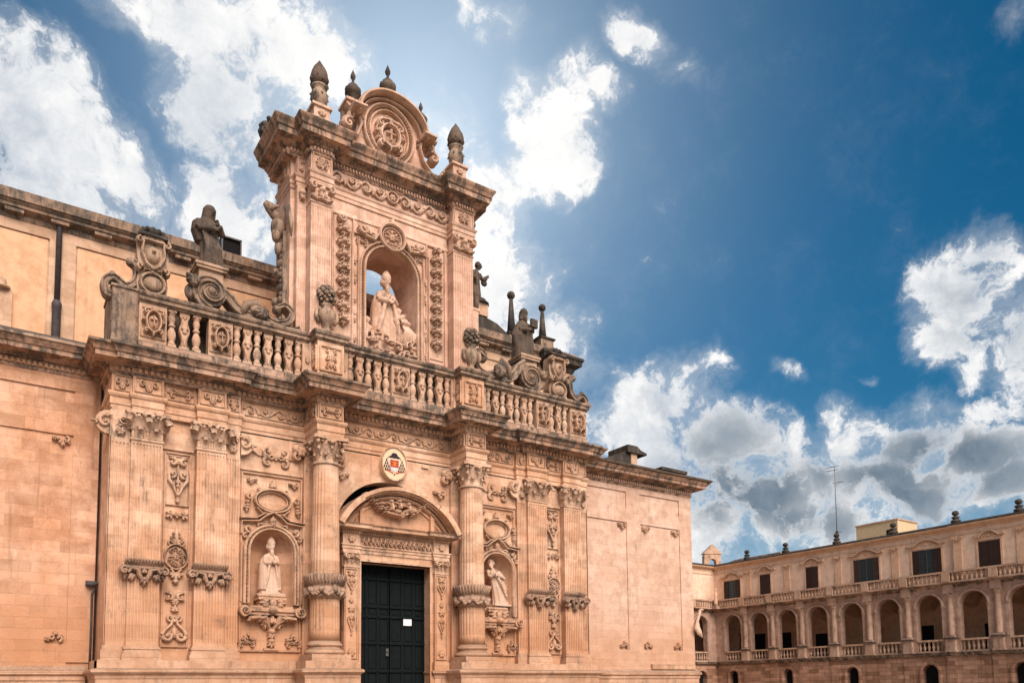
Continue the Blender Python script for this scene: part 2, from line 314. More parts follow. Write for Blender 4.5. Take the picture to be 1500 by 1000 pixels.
# ------------------------------------------------------------------ relief ornament (drawn in local u,v with height w)
def front(x0, y0, z0, sx=1.0): return lambda u, v, w: (x0+u*sx, y0-w, z0+v)
def leftside(x0, y0, z0, sx=1.0): return lambda u, v, w: (x0-w, y0-u*sx, z0+v)
def orib(mb, T, pts, ws, h):
    L = len(pts); RB = 1.7
    if not isinstance(ws, (list, tuple)): ws = [ws]*L
    hs = h if isinstance(h, (list, tuple)) else [h]*L
    vs = []
    for i in range(L):
        a = pts[max(i-1, 0)]; b = pts[min(i+1, L-1)]; dx, dy = b[0]-a[0], b[1]-a[1]; q = math.hypot(dx, dy) or 1
        nx, ny = -dy/q, dx/q; w = ws[i]; hh = hs[i]*RB
        for k, e in ((-1, 0), (-.93, .72), (-.35, 1), (.35, 1), (.93, .72), (1, 0)): vs.append(T(pts[i][0]+nx*k*w, pts[i][1]+ny*k*w, hh*e))
    fs = [(j*6+k, (j+1)*6+k, (j+1)*6+k+1, j*6+k+1) for j in range(L-1) for k in range(5)] + [tuple(range(6)), tuple(range(L*6-1, L*6-7, -1))]
    mb.add(vs, fs, False)
def spiral(cx, cy, r0, r1, a0, turns, n=14):
    out = []
    for i in range(n+1):
        t = i/n; r = r0*(r1/r0)**t; a = a0+turns*2*pi*t; out.append((cx+r*math.cos(a), cy+r*math.sin(a)))
    return out
def dome(mb, T, u, v, r, h, n=7, ry=None):
    ry = ry or r; vs = []; h = h*1.5
    for q, e in ((1, 0), (.85, .6), (.5, .92)):
        for k in range(n): a = 2*pi*k/n; vs.append(T(u+r*q*math.cos(a), v+ry*q*math.sin(a), h*e))
    vs.append(T(u, v, h))
    fs = [(j*n+k, j*n+(k+1) % n, (j+1)*n+(k+1) % n, (j+1)*n+k) for j in range(2) for k in range(n)] + [(2*n+k, 2*n+(k+1) % n, 3*n) for k in range(n)]
    mb.add(vs, fs, True)
def petal(mb, T, u, v, ang, L, w, h):
    c, s_ = math.cos(ang), math.sin(ang)
    orib(mb, T, [(u+c*L*t, v+s_*L*t) for t in (0, .25, .55, .8, 1)], [w*.55, w*1.1, w*1.2, w*.85, w*.2], [h*.7, h, h, h*.9, h*.4])
def palmette(mb, T, u, v, ang, size, n=5, h=0.06, spread=2.4):
    for k in range(n):
        t = (k/(n-1)-.5) if n > 1 else 0; petal(mb, T, u, v, ang+t*spread, size*(1-.45*abs(t)*2), size*.17, h)
def rosette(mb, T, u, v, r, h=0.06, n=6):
    for k in range(n): petal(mb, T, u, v, 2*pi*k/n, r, r*.33, h)
    dome(mb, T, u, v, r*.28, h*1.4)
def cscroll(mb, T, u, v, r, a0, turns, w, h, leaf=True):
    w *= 1.3; p = spiral(u, v, r, r*.22, a0, turns, 13); orib(mb, T, p, [w*(1-.5*i/13) for i in range(14)], h); dome(mb, T, u, v, r*.26, h*1.25)
    if leaf: palmette(mb, T, p[0][0], p[0][1], a0+(pi/2 if turns < 0 else -pi/2), r*.9, 3, h*.8, 1.6)
def pair(mb, T, u, v, r, a0, turns, w, h, dx, leaf=True):
    cscroll(mb, T, u+dx, v, r, a0, turns, w, h, leaf)
    cscroll(mb, T, u-dx, v, r, pi-a0, -turns, w, h, leaf)
def candelabrum(mb, T, u, z0, z1, hw, h=0.07, flip=False):
    def V(t): return (z1-(z1-z0)*t) if not flip else (z0+(z1-z0)*t)
    s = -1 if not flip else 1; H = z1-z0; a = hw
    orib(mb, T, [(u, V(.05)), (u, V(.95))], [a*.10, a*.10], h*.6)
    pair(mb, T, u, V(.11), a*.42, -s*pi/2, .95, a*.15, h, a*.5)
    rosette(mb, T, u, V(.1), a*.3, h)
    pair(mb, T, u, V(.36), a*.36, s*pi/2, -1.0, a*.14, h, a*.45)
    for q in (-1, 1): orib(mb, T, [(u+q*a*.85, V(.36)), (u+q*a*.8, V(.5)), (u+q*a*.4, V(.64)), (u+q*a*.14, V(.8))], [a*.13, a*.17, a*.14, a*.08], h)
    palmette(mb, T, u, V(.5), -s*-1*pi/2 if False else (s*pi/2), a*.5, 5, h)
    dome(mb, T, u, V(.62), a*.2, h*1.3); dome(mb, T, u, V(.8), a*.26, h*1.3, 7, a*.3)
    palmette(mb, T, u, V(.86), s*pi/2, a*.45, 3, h, 1.2)
    petal(mb, T, u, V(.88), s*pi/2, H*.12, a*.16, h)
def crosslet(mb, T, u, v, a, h=0.06):
    for q in (-1, 1):
        for p in (-1, 1): cscroll(mb, T, u+q*a*.62, v+p*a*.28, a*.27, (0 if q > 0 else pi)+0.0, -q*p*.8, a*.1, h, False)
    rosette(mb, T, u, v, a*.38, h, 4); orib(mb, T, [(u-a*.9, v), (u+a*.9, v)], a*.07, h*.7)
def corner_leaf(mb, T, u, v, a, q=1, p=1, h=0.06):
    cscroll(mb, T, u, v, a*.42, pi/2*p, -.9*q*p, a*.15, h, False); cscroll(mb, T, u-q*a*.75, v-p*a*.02, a*.34, -pi/2*p, .9*q*p, a*.13, h, False)
    palmette(mb, T, u-q*a*.35, v-p*a*.35, -p*pi/2+q*.2, a*.6, 4, h, 2.0); rosette(mb, T, u-q*a*1.15, v+p*a*.1, a*.34, h, 5); dome(mb, T, u+q*a*.3, v-p*.3*a, a*.16, h)
def rinceau(mb, T, L, H, h=0.06, w=None, n=None):
    w = w or H*.07; n = n or max(2, round(L/(H*1.15))); st = L/n
    pts = []
    for i in range(n*8+1): t = i/8; pts.append((t*st, H*.5+H*.34*math.sin(pi*t)*(1 if True else 0)))
    orib(mb, T, pts, w, h*.8)
    for k in range(n):
        s = 1 if k % 2 == 0 else -1; cx = (k+.5)*st; cy = H*.5-s*H*.06
        sp = spiral(cx, cy, H*.34, H*.1, s*pi/2, -1.15*s, 12); orib(mb, T, sp, [w*(1.1-.05*i) for i in range(13)], h)
        rosette(mb, T, cx, cy, H*.17, h, 5)
        palmette(mb, T, (k+1)*st, H*.5, -s*pi/2, H*.36, 3, h, 1.5); palmette(mb, T, (k+.08)*st, H*.5, s*pi*.5, H*.3, 3, h, 1.4)
def xmotif(mb, T, u, v, a, b, h=0.05):
    a *= 1.12; b *= 1.12
    for q in (-1, 1):
        for p in (-1, 1):
            cscroll(mb, T, u+q*a*.55, v+p*b*.45, min(a*.4, b*.45), -p*pi/2, q*p*1.0, b*.11, h, False)
            orib(mb, T, [(u+q*a*.12, v), (u+q*a*.3, v+p*b*.15), (u+q*a*.6, v)], b*.08, h)
    rosette(mb, T, u, v, b*.28, h, 4)
    for q in (-1, 1): palmette(mb, T, u+q*a*.75, v, 0 if q > 0 else pi, a*.28, 3, h, 1.6)
def frame(mb, T, u0, u1, v0, v1, w, h):
    for a, b in (((u0, v0), (u1, v0)), ((u1, v0), (u1, v1)), ((u1, v1), (u0, v1)), ((u0, v1), (u0, v0))): 
        orib(mb, T, [a, b], w, h)
def cartouche(mb, T, u, v, a, b, h=0.12, shield=True):
    ring = [(u+a*.62*math.cos(t), v+b*.7*math.sin(t)) for t in [2*pi*i/20 for i in range(21)]]
    orib(mb, T, ring, a*.11, h); dome(mb, T, u, v, a*.5, h*.75, 12, b*.58)
    for q in (-1, 1):
        cscroll(mb, T, u+q*a*.6, v+b*.58, a*.26, -q*pi/2 if False else (pi/2), -q*1.0, a*.09, h, False)
        cscroll(mb, T, u+q*a*.55, v-b*.6, a*.24, -pi/2, q*1.0, a*.09, h, False)
        palmette(mb, T, u+q*a*.7, v, 0 if q > 0 else pi, a*.33, 3, h, 1.8)
    palmette(mb, T, u, v+b*.7, pi/2, b*.36, 5, h, 1.8); palmette(mb, T, u, v-b*.7, -pi/2, b*.34, 3, h, 1.0)
    if shield: orib(mb, T, [(u, v+b*.35), (u, v-b*.35)], a*.08, h*1.05); orib(mb, T, [(u-a*.3, v+.05), (u+a*.3, v+.05)], b*.07, h*1.05)
def swag(mb, T, u0, u1, v, sag, r, h, n=16, rr=None):
    rr = rr or random.Random(3)
    for i in range(n+1):
        t = i/n; x = u0+(u1-u0)*t; y = v-sag*4*t*(1-t); R0 = r*(.55+.75*math.sin(pi*t))
        for k in range(4): dome(mb, T, x+rr.uniform(-.5, .5)*R0, y+rr.uniform(-.8, .8)*R0, R0*rr.uniform(.35, .55), h*rr.uniform(.7, 1.1), 6)
def acanthus(mb, base, out, upv, width, height, depth, lobes=3, n=7, m_=6):
    """leaf standing on base, curling towards out"""
    b = Vector(base); o = Vector(out).normalized(); U = Vector(upv); s_ = U.cross(o).normalized(); vs = []
    for i in range(n+1):
        t = i/n
        if t < .72: q = t/.72; z = height*q; d = depth*(.12+.45*q*q)
        else: q = (t-.72)/.28; a = q*pi*.95; z = height+depth*.30*math.sin(a)-depth*.42*q; d = depth*(.57+.43*(1-math.cos(a))/2*1.3)
        w = width*(.55+.45*math.sin(pi*min(1, t*1.02)*.9+.25))*(1-.18*abs(math.sin(t*pi*lobes))); w *= 1-.55*max(0, (t-.72)/.28)
        for j in range(m_+1):
            c = j/m_*2-1; p = b+U*(z-abs(c)**2*height*.04)+o*(d-abs(c)**1.6*depth*.22)+s_*(c*w*.5); vs.append(tuple(p))
    k = m_+1
    fs = [(i*k+j, i*k+j+1, (i+1)*k+j+1, (i+1)*k+j) for i in range(n) for j in range(m_)]
    mb.add(vs, fs, True)
    # thickness behind the leaf
    vs2 = [tuple(Vector(p)-o*depth*.14-U*.01) for p in vs]; mb.add(vs2, [tuple(reversed(f)) for f in fs], True)

# ------------------------------------------------------------------ ground
g = MB().box(-300, 500, -400, 900, -1.0, 0.0); struct('ground', g, M_GROUND)

# ================================================================== CATHEDRAL
CATH = thing('cathedral', 'ornate salmon stone baroque church front with fluted pilasters, green door and tall arched gable', 'cathedral', (0, 0, 0))
def cpart(name, mb, mat, parent=None, loc=(0, 0, 0), label=None): return obj(name, mb, mat, parent or CATH, loc, label)

def arch_pts(cx, zs, r, n=24, rz=None):
    rz = rz or r; return [(cx+r*math.cos(pi*i/n), zs+rz*math.sin(pi*i/n)) for i in range(n+1)]
def arched_wall(mb, x0, x1, z0, z1, y0, y1, cx, r, zb, zs, n=24):
    """wall slab with a round headed through opening"""
    if zb > z0: mb.box(x0, x1, y0, y1, z0, zb)
    mb.box(x0, cx-r, y0, y1, zb, zs); mb.box(cx+r, x1, y0, y1, zb, zs)
    A = arch_pts(cx, zs, r, n)
    top = [(x0 if i > n/2 else x1 if i < n/2 else cx, z1) for i in range(n+1)]
    # outer boundary points, mapped round the corner
    out = []
    for i in range(n+1):
        t = i/n
        if t < .25: out.append((x1, zs+(z1-zs)*t/.25))
        elif t <= .75: out.append((x1+(x0-x1)*(t-.25)/.5, z1))
        else: out.append((x0, z1-(z1-zs)*(t-.75)/.25))
    vs = [(x, y0, z) for x, z in A]+[(x, y0, z) for x, z in out]+[(x, y1, z) for x, z in A]+[(x, y1, z) for x, z in out]; k = n+1; fs = []
    for i in range(n):
        fs += [(i, k+i, k+i+1, i+1), (2*k+i+1, 3*k+i+1, 3*k+i, 2*k+i), (i+1, 2*k+i+1, 2*k+i, i), (k+i, 3*k+i, 3*k+i+1, k+i+1)]
    mb.add(vs, fs)
def niche_shell(mb, cx, r, zb, zs, y0, depth, n=16):
    """half round niche with a quarter sphere head, concave side towards -y"""
    vs = []; rows = [(zb, r, depth)]+[(zs, r, depth)]
    m_ = 8
    for j in range(1, m_+1): t = pi/2*j/m_; rows.append((zs+r*math.sin(t), max(r*math.cos(t), .001), max(depth*math.cos(t), .001)))
    for z, rr, dd in rows:
        for k in range(n+1): a = pi*k/n; vs.append((cx-rr*math.cos(a), y0+dd*math.sin(a), z))
    fs = [(j*(n+1)+k, j*(n+1)+k+1, (j+1)*(n+1)+k+1, (j+1)*(n+1)+k) for j in range(len(rows)-1) for k in range(n)]
    mb.add(vs, fs, True)
    mb.add([(cx-r*math.cos(pi*k/n), y0+depth*math.sin(pi*k/n), zb) for k in range(n+1)], [tuple(range(n+1))])

ZL = 2.2                                   # ledge
XL, XR = 3.3, 23.65
WY = 1.8                                   # wing wall plane
# --- plan line of the lower order entablature (left to right)
PLAN = [(XL, WY), (XL, 0), (3.93, 0), (3.93, -.15), (4.9, -.15), (4.9, .04), (6.0, .04), (6.0, -.15), (6.97, -.15), (6.97, 0), (7.5, 0), (7.5, .18), (9.95, .18), (9.95, -1.12), (10.97, -1.12), (10.97, .18),
        (16.3, .18), (16.3, -1.12), (17.28, -1.12), (17.28, .18), (19.6, .18), (19.6, 0), (20.1, 0), (20.1, -.15), (21.15, -.15), (21.15, .04), (22.16, .04), (22.16, -.15), (23.15, -.15), (23.15, 0), (XR, 0), (XR, WY)]
CPLAN = [(XL, WY), (XL, 0), (3.93, 0), (3.93, -.12), (7.1, -.12), (7.1, .1), (9.95, .1), (9.95, -1.12), (10.97, -1.12), (10.97, .1), (16.3, .1), (16.3, -1.12), (17.28, -1.12), (17.28, .1), (19.9, .1), (19.9, -.12), (23.2, -.12), (23.2, 0), (XR, 0), (XR, WY)]
wall = MB()
# solid wall pieces behind the order
wall.box(XL, 11.0, .95, WY+1.5, 0, 13.1); wall.box(16.25, XR, .95, WY+1.5, 0, 13.1); wall.box(11.0, 16.25, 1.05, WY+1.5, 0, 13.1)
wall.box(XL, 7.5, 0.18, .95, 0, 10.95); wall.box(19.6, XR, .18, .95, 0, 10.95)
wall.box(XL, XL+.04, 0.0, .18, 0, 10.95); wall.box(XR-.04, XR, 0.0, .18, 0, 10.95)
for cx in (8.73, 18.55):
    x0, x1 = (7.5, 9.95) if cx < 12 else (17.25, 19.6)
    arched_wall(wall, x0, x1, 0, 10.95, .18, .95, cx, .78, 4.62, 6.62)
arched_wall(wall, 9.95, 17.25, 6.9, 10.95, .18, 1.05, 13.45, 2.33, 6.9, 7.55, 36)
wall.box(9.95, 11.9, .18, 1.05, 0, 6.9); wall.box(15.15, 17.25, .18, 1.05, 0, 6.9)
wall.box(XL+.02, XR-.02, .24, 1.0, 10.95, 13.0)
wall.box(9.99, 10.93, -1.06, .3, 10.95, 13.0); wall.box(16.34, 17.24, -1.06, .3, 10.95, 13.0)
cpart('wall', wall, S_MAIN)
for cx in (8.73, 18.55):
    n_ = MB(); niche_shell(n_, cx, .78, 4.62, 6.62, .18, .72); cpart('niche', n_, S_MAIN)
# recessed field of each side bay, with a thin frame
for x0, x1 in ((7.62, 9.8), (17.4, 19.5)):
    bf = MB(); T = front(0, .18, 0)
    frame(bf, T, x0, x1, 3.0, 9.45, .035, .05)
    bf.box(x0-.1, x1+.12, .12, .2, 9.55, 9.66); bf.box(x0-.1, x1+.12, .14, .2, 9.66, 9.72); cpart('bay_frame', bf, S_MAIN)
for x0, x1 in ((4.96, 5.94), (21.21, 22.1)): bf = MB(); frame(bf, front(0, .18, 0), x0+.08, x1-.08, 3.1, 9.75, .03, .045); bf.box(x0-.02, x1+.02, .1, .2, 9.86, 9.95); cpart('bay_frame', bf, S_MAIN)
# architrave, frieze
arch_ = MB(); arch_.sweep(PLAN, [(-.3, 10.9), (0, 10.9), (0, 11.08), (.03, 11.09), (.03, 11.32), (.06, 11.34), (.1, 11.42), (.1, 11.5), (-.3, 11.5)])
cpart('architrave', arch_, S_MAIN)
fr = MB(); fr.sweep(PLAN, [(-.3, 11.5), (-.01, 11.5), (-.01, 12.15), (-.3, 12.15)])
cpart('frieze', fr, S_MAIN)
co_ = MB(); co_.sweep(CPLAN, [(-.3, 12.1), (.02, 12.1), (.06, 12.16), (.06, 12.2), (.04, 12.2), (.04, 12.36), (.15, 12.37), (.2, 12.43), (.55, 12.45), (.55, 12.62), (.6, 12.63), (.64, 12.72), (.7, 12.8), (.72, 12.82), (.3, 12.86), (-.3, 12.88)])
CORNICE = cpart('cornice', co_, S_CORN)
dn = MB(); dn.dentils(CPLAN, .04, .09, 12.21, 12.35, .1, .085); cpart('dentil_band', dn, S_MAIN, CORNICE)
blk = MB(); blk.sweep(CPLAN, [(-.2, 12.82), (.64, 12.80), (.76, 12.82), (.77, 12.9), (.5, 12.95), (.4, 13.0), (-.2, 13.02)]); 
cpart('blocking_course', blk, S_WEA, CORNICE)
# roof behind the parapet
rf = MB(); rf.box(-40, 32.8, WY+.1, 5.0, 12.9, 13.05); cpart('roof', rf, S_WEA)

# frieze reliefs
ro = MB()
def frz(x0, x1, y, kind):
    T = front(x0, y, 11.5); L = x1-x0
    frame(ro, T, .05, L-.05, .07, .58, .022, .03)
    if kind == 'x': xmotif(ro, T, L/2, .33, L*.36, .21, .045)
    elif kind == 'c':
        for q in (-1, 1): cscroll(ro, T, L/2+q*L*.2, .36, .12, pi/2, -q*1.0, .028, .05, False); orib(ro, T, [(L/2+q*.02, .12), (L/2+q*L*.1, .25), (L/2+q*L*.12, .45)], .025, .045)
        palmette(ro, T, L/2, .18, pi/2, .22, 3, .045)
    else: rinceau(ro, front(x0+.1, y, 11.57), L-.2, .46, .04)
frz(3.36, 3.9, -.0, 'c'); frz(3.95, 4.88, -.15, 'c'); frz(4.93, 5.97, .04, 'x'); frz(6.02, 6.95, -.15, 'c'); frz(6.99, 7.48, 0, 'c'); frz(7.52, 9.9, .18, 'r')
frz(9.98, 10.95, -1.12, 'x'); frz(11.1, 16.2, .18, 'r'); frz(16.33, 17.26, -1.12, 'x'); frz(17.32, 19.55, .18, 'r'); frz(19.62, 20.08, 0, 'c'); frz(20.12, 21.13, -.15, 'c'); frz(21.17, 22.14, .04, 'x'); frz(22.2, 23.12, -.15, 'c')
frame(ro, front(23.2, 0, 11.5), 0, .4, .07, .58, .02, .03)
T = leftside(9.95, .1, 11.5); frame(ro, T, .1, 1.1, .07, .58, .022, .03); xmotif(ro, T, .6, .33, .38, .2, .045)
T = leftside(16.3, .1, 11.5); frame(ro, T, .1, 1.1, .07, .58, .022, .03); xmotif(ro, T, .6, .33, .38, .2, .045)
cpart('frieze_relief', ro, S_CARV)

# ------------------------------------------------------------------ ledge and pedestal zone
LP = [(XL-.25, WY-.1), (XL-.25, -.45), (9.45, -.45), (9.45, -1.45), (11.5, -1.45), (11.5, -.35), (11.85, -.35), (11.85, .4)]
RP = [(15.2, .4), (15.2, -.35), (15.8, -.35), (15.8, -1.45), (17.85, -1.45), (17.85, -.45), (XR+.2, -.45), (XR+.2, WY-.1)]
for P in (LP, RP):
    pd = MB()
    pd.sweep(P, [(-.5, 0), (.1, 0), (.1, .4), (.02, .5), (-.02, .52), (-.02, 2.0), (0, 2.02), (.02, 2.12), (.09, 2.18), (.1, 2.2), (.14, 2.22), (.14, 2.3), (.05, 2.34), (-.05, 2.36), (-.05, 2.62), (-.5, 2.64)])
    xs = [p[0] for p in P]; 
    if P is LP: pd.box(XL-.2, 9.5, -.35, .3, 0.0, 2.6); pd.box(9.55, 11.4, -1.35, .3, 0, 2.6); pd.box(11.4, 11.8, -.3, .3, 0, 2.6)
    else: pd.box(17.75, XR+.15, -.35, .3, 0.0, 2.6); pd.box(15.9, 17.75, -1.35, .3, 0, 2.6); pd.box(15.25, 15.9, -.3, .3, 0, 2.6)
    cpart('pedestal_course', pd, S_BASE)

# ------------------------------------------------------------------ fluted pilasters
def fluted(mb, x0, x1, yf, yb, z0, z1, nf, fw_=.55, dep=.035):
    W_ = x1-x0; pitch = (W_-.06)/nf; prof = [(x0, yb), (x0, yf), (x0+.03, yf)]
    for k in range(nf):
        c = x0+.03+pitch*(k+.5); h = pitch*fw_/2
        prof += [(c-h, yf), (c-h*.75, yf+dep*.8), (c, yf+dep), (c+h*.75, yf+dep*.8), (c+h, yf)]
    prof += [(x1-.03, yf), (x1, yf), (x1, yb)]
    n = len(prof); za, zb = z0+.14, z1-.16
    mb.add([(x, y, za) for x, y in prof]+[(x, y, zb) for x, y in prof], [(i, i+1, n+i+1, n+i) for i in range(n-1)])
    mb.box(x0, x1, yf, yb, z0, za); mb.box(x0, x1, yf, yb, zb, z1)
def pil_base(mb, x0, x1, yf, z0):
    for a, za, zb in ((.12, 0, .2), (.09, .2, .3), (.05, .3, .36), (.075, .36, .44), (.025, .44, .5)): mb.box(x0-a, x1+a, yf-a, .2, z0+za, z0+zb)
def pil_cap(mb, cx, w, yf, z0, H, heads=True, side=True, wea=1.0):
    """composite capital: fringe, two ranks of curling leaves, heads and a flaring abacus"""
    mb.box(cx-w/2, cx+w/2, yf, .2, z0, z0+H*.9); mb.box(cx-w/2-.03, cx+w/2+.03, yf-.035, .2, z0-.07, z0)
    for k in range(11): x = cx-w/2+w*(k+.5)/11; mb.box(x-w*.026, x+w*.026, yf-.03, yf, z0+.02, z0+H*.42)
    for q in (-.25, .25): acanthus(mb, (cx+q*w, yf, z0+H*.02), (0, -1, 0), (0, 0, 1), w*.46, H*.36, .26)
    for q in (-.5, 0, .5): acanthus(mb, (cx+q*w*.95, yf-.01, z0+H*.3), ((q*1.1), -1, 0), (0, 0, 1), w*.62, H*.4, .42 if q else .36)
    for q in (-1, 1):
        acanthus(mb, (cx+q*w*.48, yf+.04, z0+H*.35), (q*1.0, -.7, 0), (0, 0, 1), w*.36, H*.42, .36)
        mb.tube([(cx+q*(w*.35+.22*t*t), yf-.06-.14*t*t, z0+H*(.55+.36*math.sin(t*pi*.5))) for t in (0, .3, .6, 1)], [.04, .05, .06, .05], 6)
        mb.ball((cx+q*(w*.5+.12), yf-.19, z0+H*.84), (.085, .085, .08), 8, 5)
    if heads:
        for q in (-.13, .13): mb.ball((cx+q*w, yf-.2, z0+H*.82), (.075, .08, .09), 8, 6)
        for q in (-.3, .3): mb.ball((cx+q*w, yf-.13, z0+H*.8), (.07, .06, .06), 6, 4)
    else: mb.ball((cx, yf-.17, z0+H*.85), (.11, .08, .1), 8, 6)
    mb.prism([(cx-w/2-.2, z0+H*.92), (cx-w*.2, z0+H*.9), (cx+w*.2, z0+H*.9), (cx+w/2+.2, z0+H*.92), (cx+w/2+.2, z0+H), (cx-w/2-.2, z0+H)], yf-.12, .2)
def fringe(mb, cx, w, yf, z):
    """collar of hanging leaves and scrolls half way down a pilaster"""
    n = 13
    for k in range(n):
        x = cx-w*.62+w*1.24*(k+.5)/n; L = .25
        mb.tube([(x, yf-.02, z+.1), (x, yf-.11, z+.2), (x+.01, yf-.19, z+.3), (x+.015, yf-.22, z+.33)], [.03, .05, .045, .012], 6, 1.0)
    for k in range(n-1): x = cx-w*.62+w*1.24*(k+1)/n; mb.ball((x, yf-.06, z+.16), (.045, .05, .06), 6, 4)
    mb.box(cx-w*.6, cx+w*.6, yf-.07, yf+.05, z+.02, z+.16)
    T = front(cx, yf, z)
    for q in (-1, 1):
        orib(mb, T, [(q*.04, -.42), (q*w*.16, -.2), (q*w*.2, -.04), (q*w*.4, .0), (q*w*.5, -.16)], [.05, .08, .09, .07, .05], [.1, .13, .15, .16, .14])
        palmette(mb, T, q*w*.36, -.18, -pi/2+q*.35, .3, 4, .12, 1.4)
        dome(mb, T, q*w*.62, -.1, .13, .22, 8); cscroll(mb, T, q*w*.62, -.1, .15, pi/2, -q*.9, .05, .2, False); palmette(mb, T, q*w*.6, -.2, -pi/2, .2, 3, .12, 1.4)
    palmette(mb, T, 0, -.15, pi/2, .2, 5, .13, 2.0); palmette(mb, T, 0, -.32, -pi/2, .26, 5, .15, 2.6); dome(mb, T, 0, -.34, .1, .2)
PIL = [(3.93, 4.9, -.15, 9), (6.0, 6.97, -.15, 9), (20.1, 21.15, -.15, 10), (22.16, 23.15, -.15, 9)]
for x0, x1, yf, nf in PIL:
    cx = (x0+x1)/2; w = x1-x0
    sh = MB(); fluted(sh, x0, x1, yf, .2, 3.1, 9.98, nf); p = cpart('pilaster', sh, S_MAIN)
    b_ = MB(); pil_base(b_, x0, x1, yf, 2.62); cpart('base', b_, S_BASE, p)
    c_ = MB(); pil_cap(c_, cx, w, yf, 10.0, .92); cpart('capital', c_, S_CARV, p)
    f_ = MB(); fringe(f_, cx, w, yf, 5.62); cpart('leaf_collar', f_, S_COLL, p)
for x0, x1, s in ((3.3, 3.93, -1), (6.97, 7.5, 1), (19.6, 20.1, -1), (23.15, 23.65, 1)):
    sh = MB(); fluted(sh, x0+.02, x1-.0, 0.0, .2, 3.1, 9.98, 5); p = cpart('pilaster', sh, S_MAIN)
    b_ = MB()
    for a, za, zb in ((.08, 0, .34), (.04, .34, .48)): b_.box(x0-a, x1+a, -a, .2, 2.62+za, 2.62+zb)
    cpart('base', b_, S_BASE, p)
    c_ = MB(); c_.box(x0+.012, x1-.012, .003, .2, 9.98, 10.9); ex = x0 if s < 0 else x1; T = front(ex, 0, 10.4)
    if x0 < 20 or s < 0:
        disc = [(ex+s*(.02+.42*math.cos(a)), 10.42+.4*math.sin(a)) for a in [-pi/2+pi*i/12 for i in range(13)]]
        if s < 0: disc = disc[::-1]
        c_.prism(disc[::-1] if s > 0 else disc[::-1], -.06, .12); cscroll(c_, front(ex, -.06, 10.4), s*.14, .02, .24, pi/2, -s*1.1, .05, .06); palmette(c_, front(ex, -.04, 10.4), s*.38, 0, 0 if s > 0 else pi, .2, 3, .06)
    T = front((x0+x1)/2, 0, 10.4); cscroll(c_, T, -s*.05, .15, .18, 0, s*1.0, .04, .1); rosette(c_, T, 0, -.22, .16, .08)
    acanthus(c_, ((x0+x1)/2, 0, 10.1), (0, -1, 0), (0, 0, 1), .36, .3, .14)
    cpart('capital', c_, S_CARV, p)

# candelabra reliefs between the coupled pilasters
for cx, in ((5.45,), (21.66,)):
    r_ = MB(); y = .18
    r_.box(cx-.36, cx+.36, .155, .19, 7.95, 9.66)
    T = front(cx, .155, 0); frame(r_, T, -.36, .36, 7.95, 9.66, .02, .03)
    candelabrum(r_, T, 0, 8.0, 9.6, .36, .09); cpart('relief_panel', r_, S_CARV)
    r_ = MB(); T = front(cx, .18, 0); crosslet(r_, T, 0, 7.6, .36, .09); cpart('relief_panel', r_, S_CARV)
    r_ = MB(); dome(r_, T, 0, 6.16, .36, .06, 16, .42)
    orib(r_, T, [(.38*math.cos(a), 6.16+.43*math.sin(a)) for a in [2*pi*i/20 for i in range(21)]], .035, .1)
    for k in range(9): cscroll(r_, T, .2*math.cos(k*2.4), 6.16+.26*math.sin(k*2.4), .1, k, 1.1, .02, .1, False)
    rosette(r_, T, 0, 6.16, .14, .1)
    for z, s in ((6.66, .3), (6.84, .2), (7.0, .12)):
        for q in (-1, 1): cscroll(r_, T, q*s*.6, z, s*.36, -pi/2, q*1.0, .03, .09, False)
    petal(r_, T, 0, 6.62, pi/2, .62, .06, .09); palmette(r_, T, 0, 6.6, pi/2, .3, 5, .09)
    pair(r_, T, 0, 5.6, .13, pi/2, .9, .04, .1, .18, False); palmette(r_, T, 0, 5.62, -pi/2, .34, 5, .1); dome(r_, T, 0, 5.32, .12, .12)
    cpart('relief_cartouche', r_, S_CARV)
    r_ = MB(); pair(r_, T, 0, 4.78, .15, pi/2, 1.0, .05, .09, .18); orib(r_, T, [(-.3, 4.7), (.3, 4.7)], .04, .08); rosette(r_, T, 0, 4.62, .14, .09); palmette(r_, T, 0, 4.3, pi/2, .26, 5, .09)
    pair(r_, T, 0, 4.08, .12, -pi/2, 1.0, .04, .09, .14); dome(r_, T, 0, 3.98, .1, .1)
    for q in (-1, 1): orib(r_, T, [(q*.04, 4.1), (q*.1, 3.85), (q*.3, 3.66), (q*.38, 3.5)], [.04, .05, .06, .06], .09)
    pair(r_, T, 0, 3.46, .19, 0, -1.1, .06, .1, .19, False); petal(r_, T, 0, 3.4, pi/2, .4, .07, .1)
    cpart('relief_panel', r_, S_CARV)

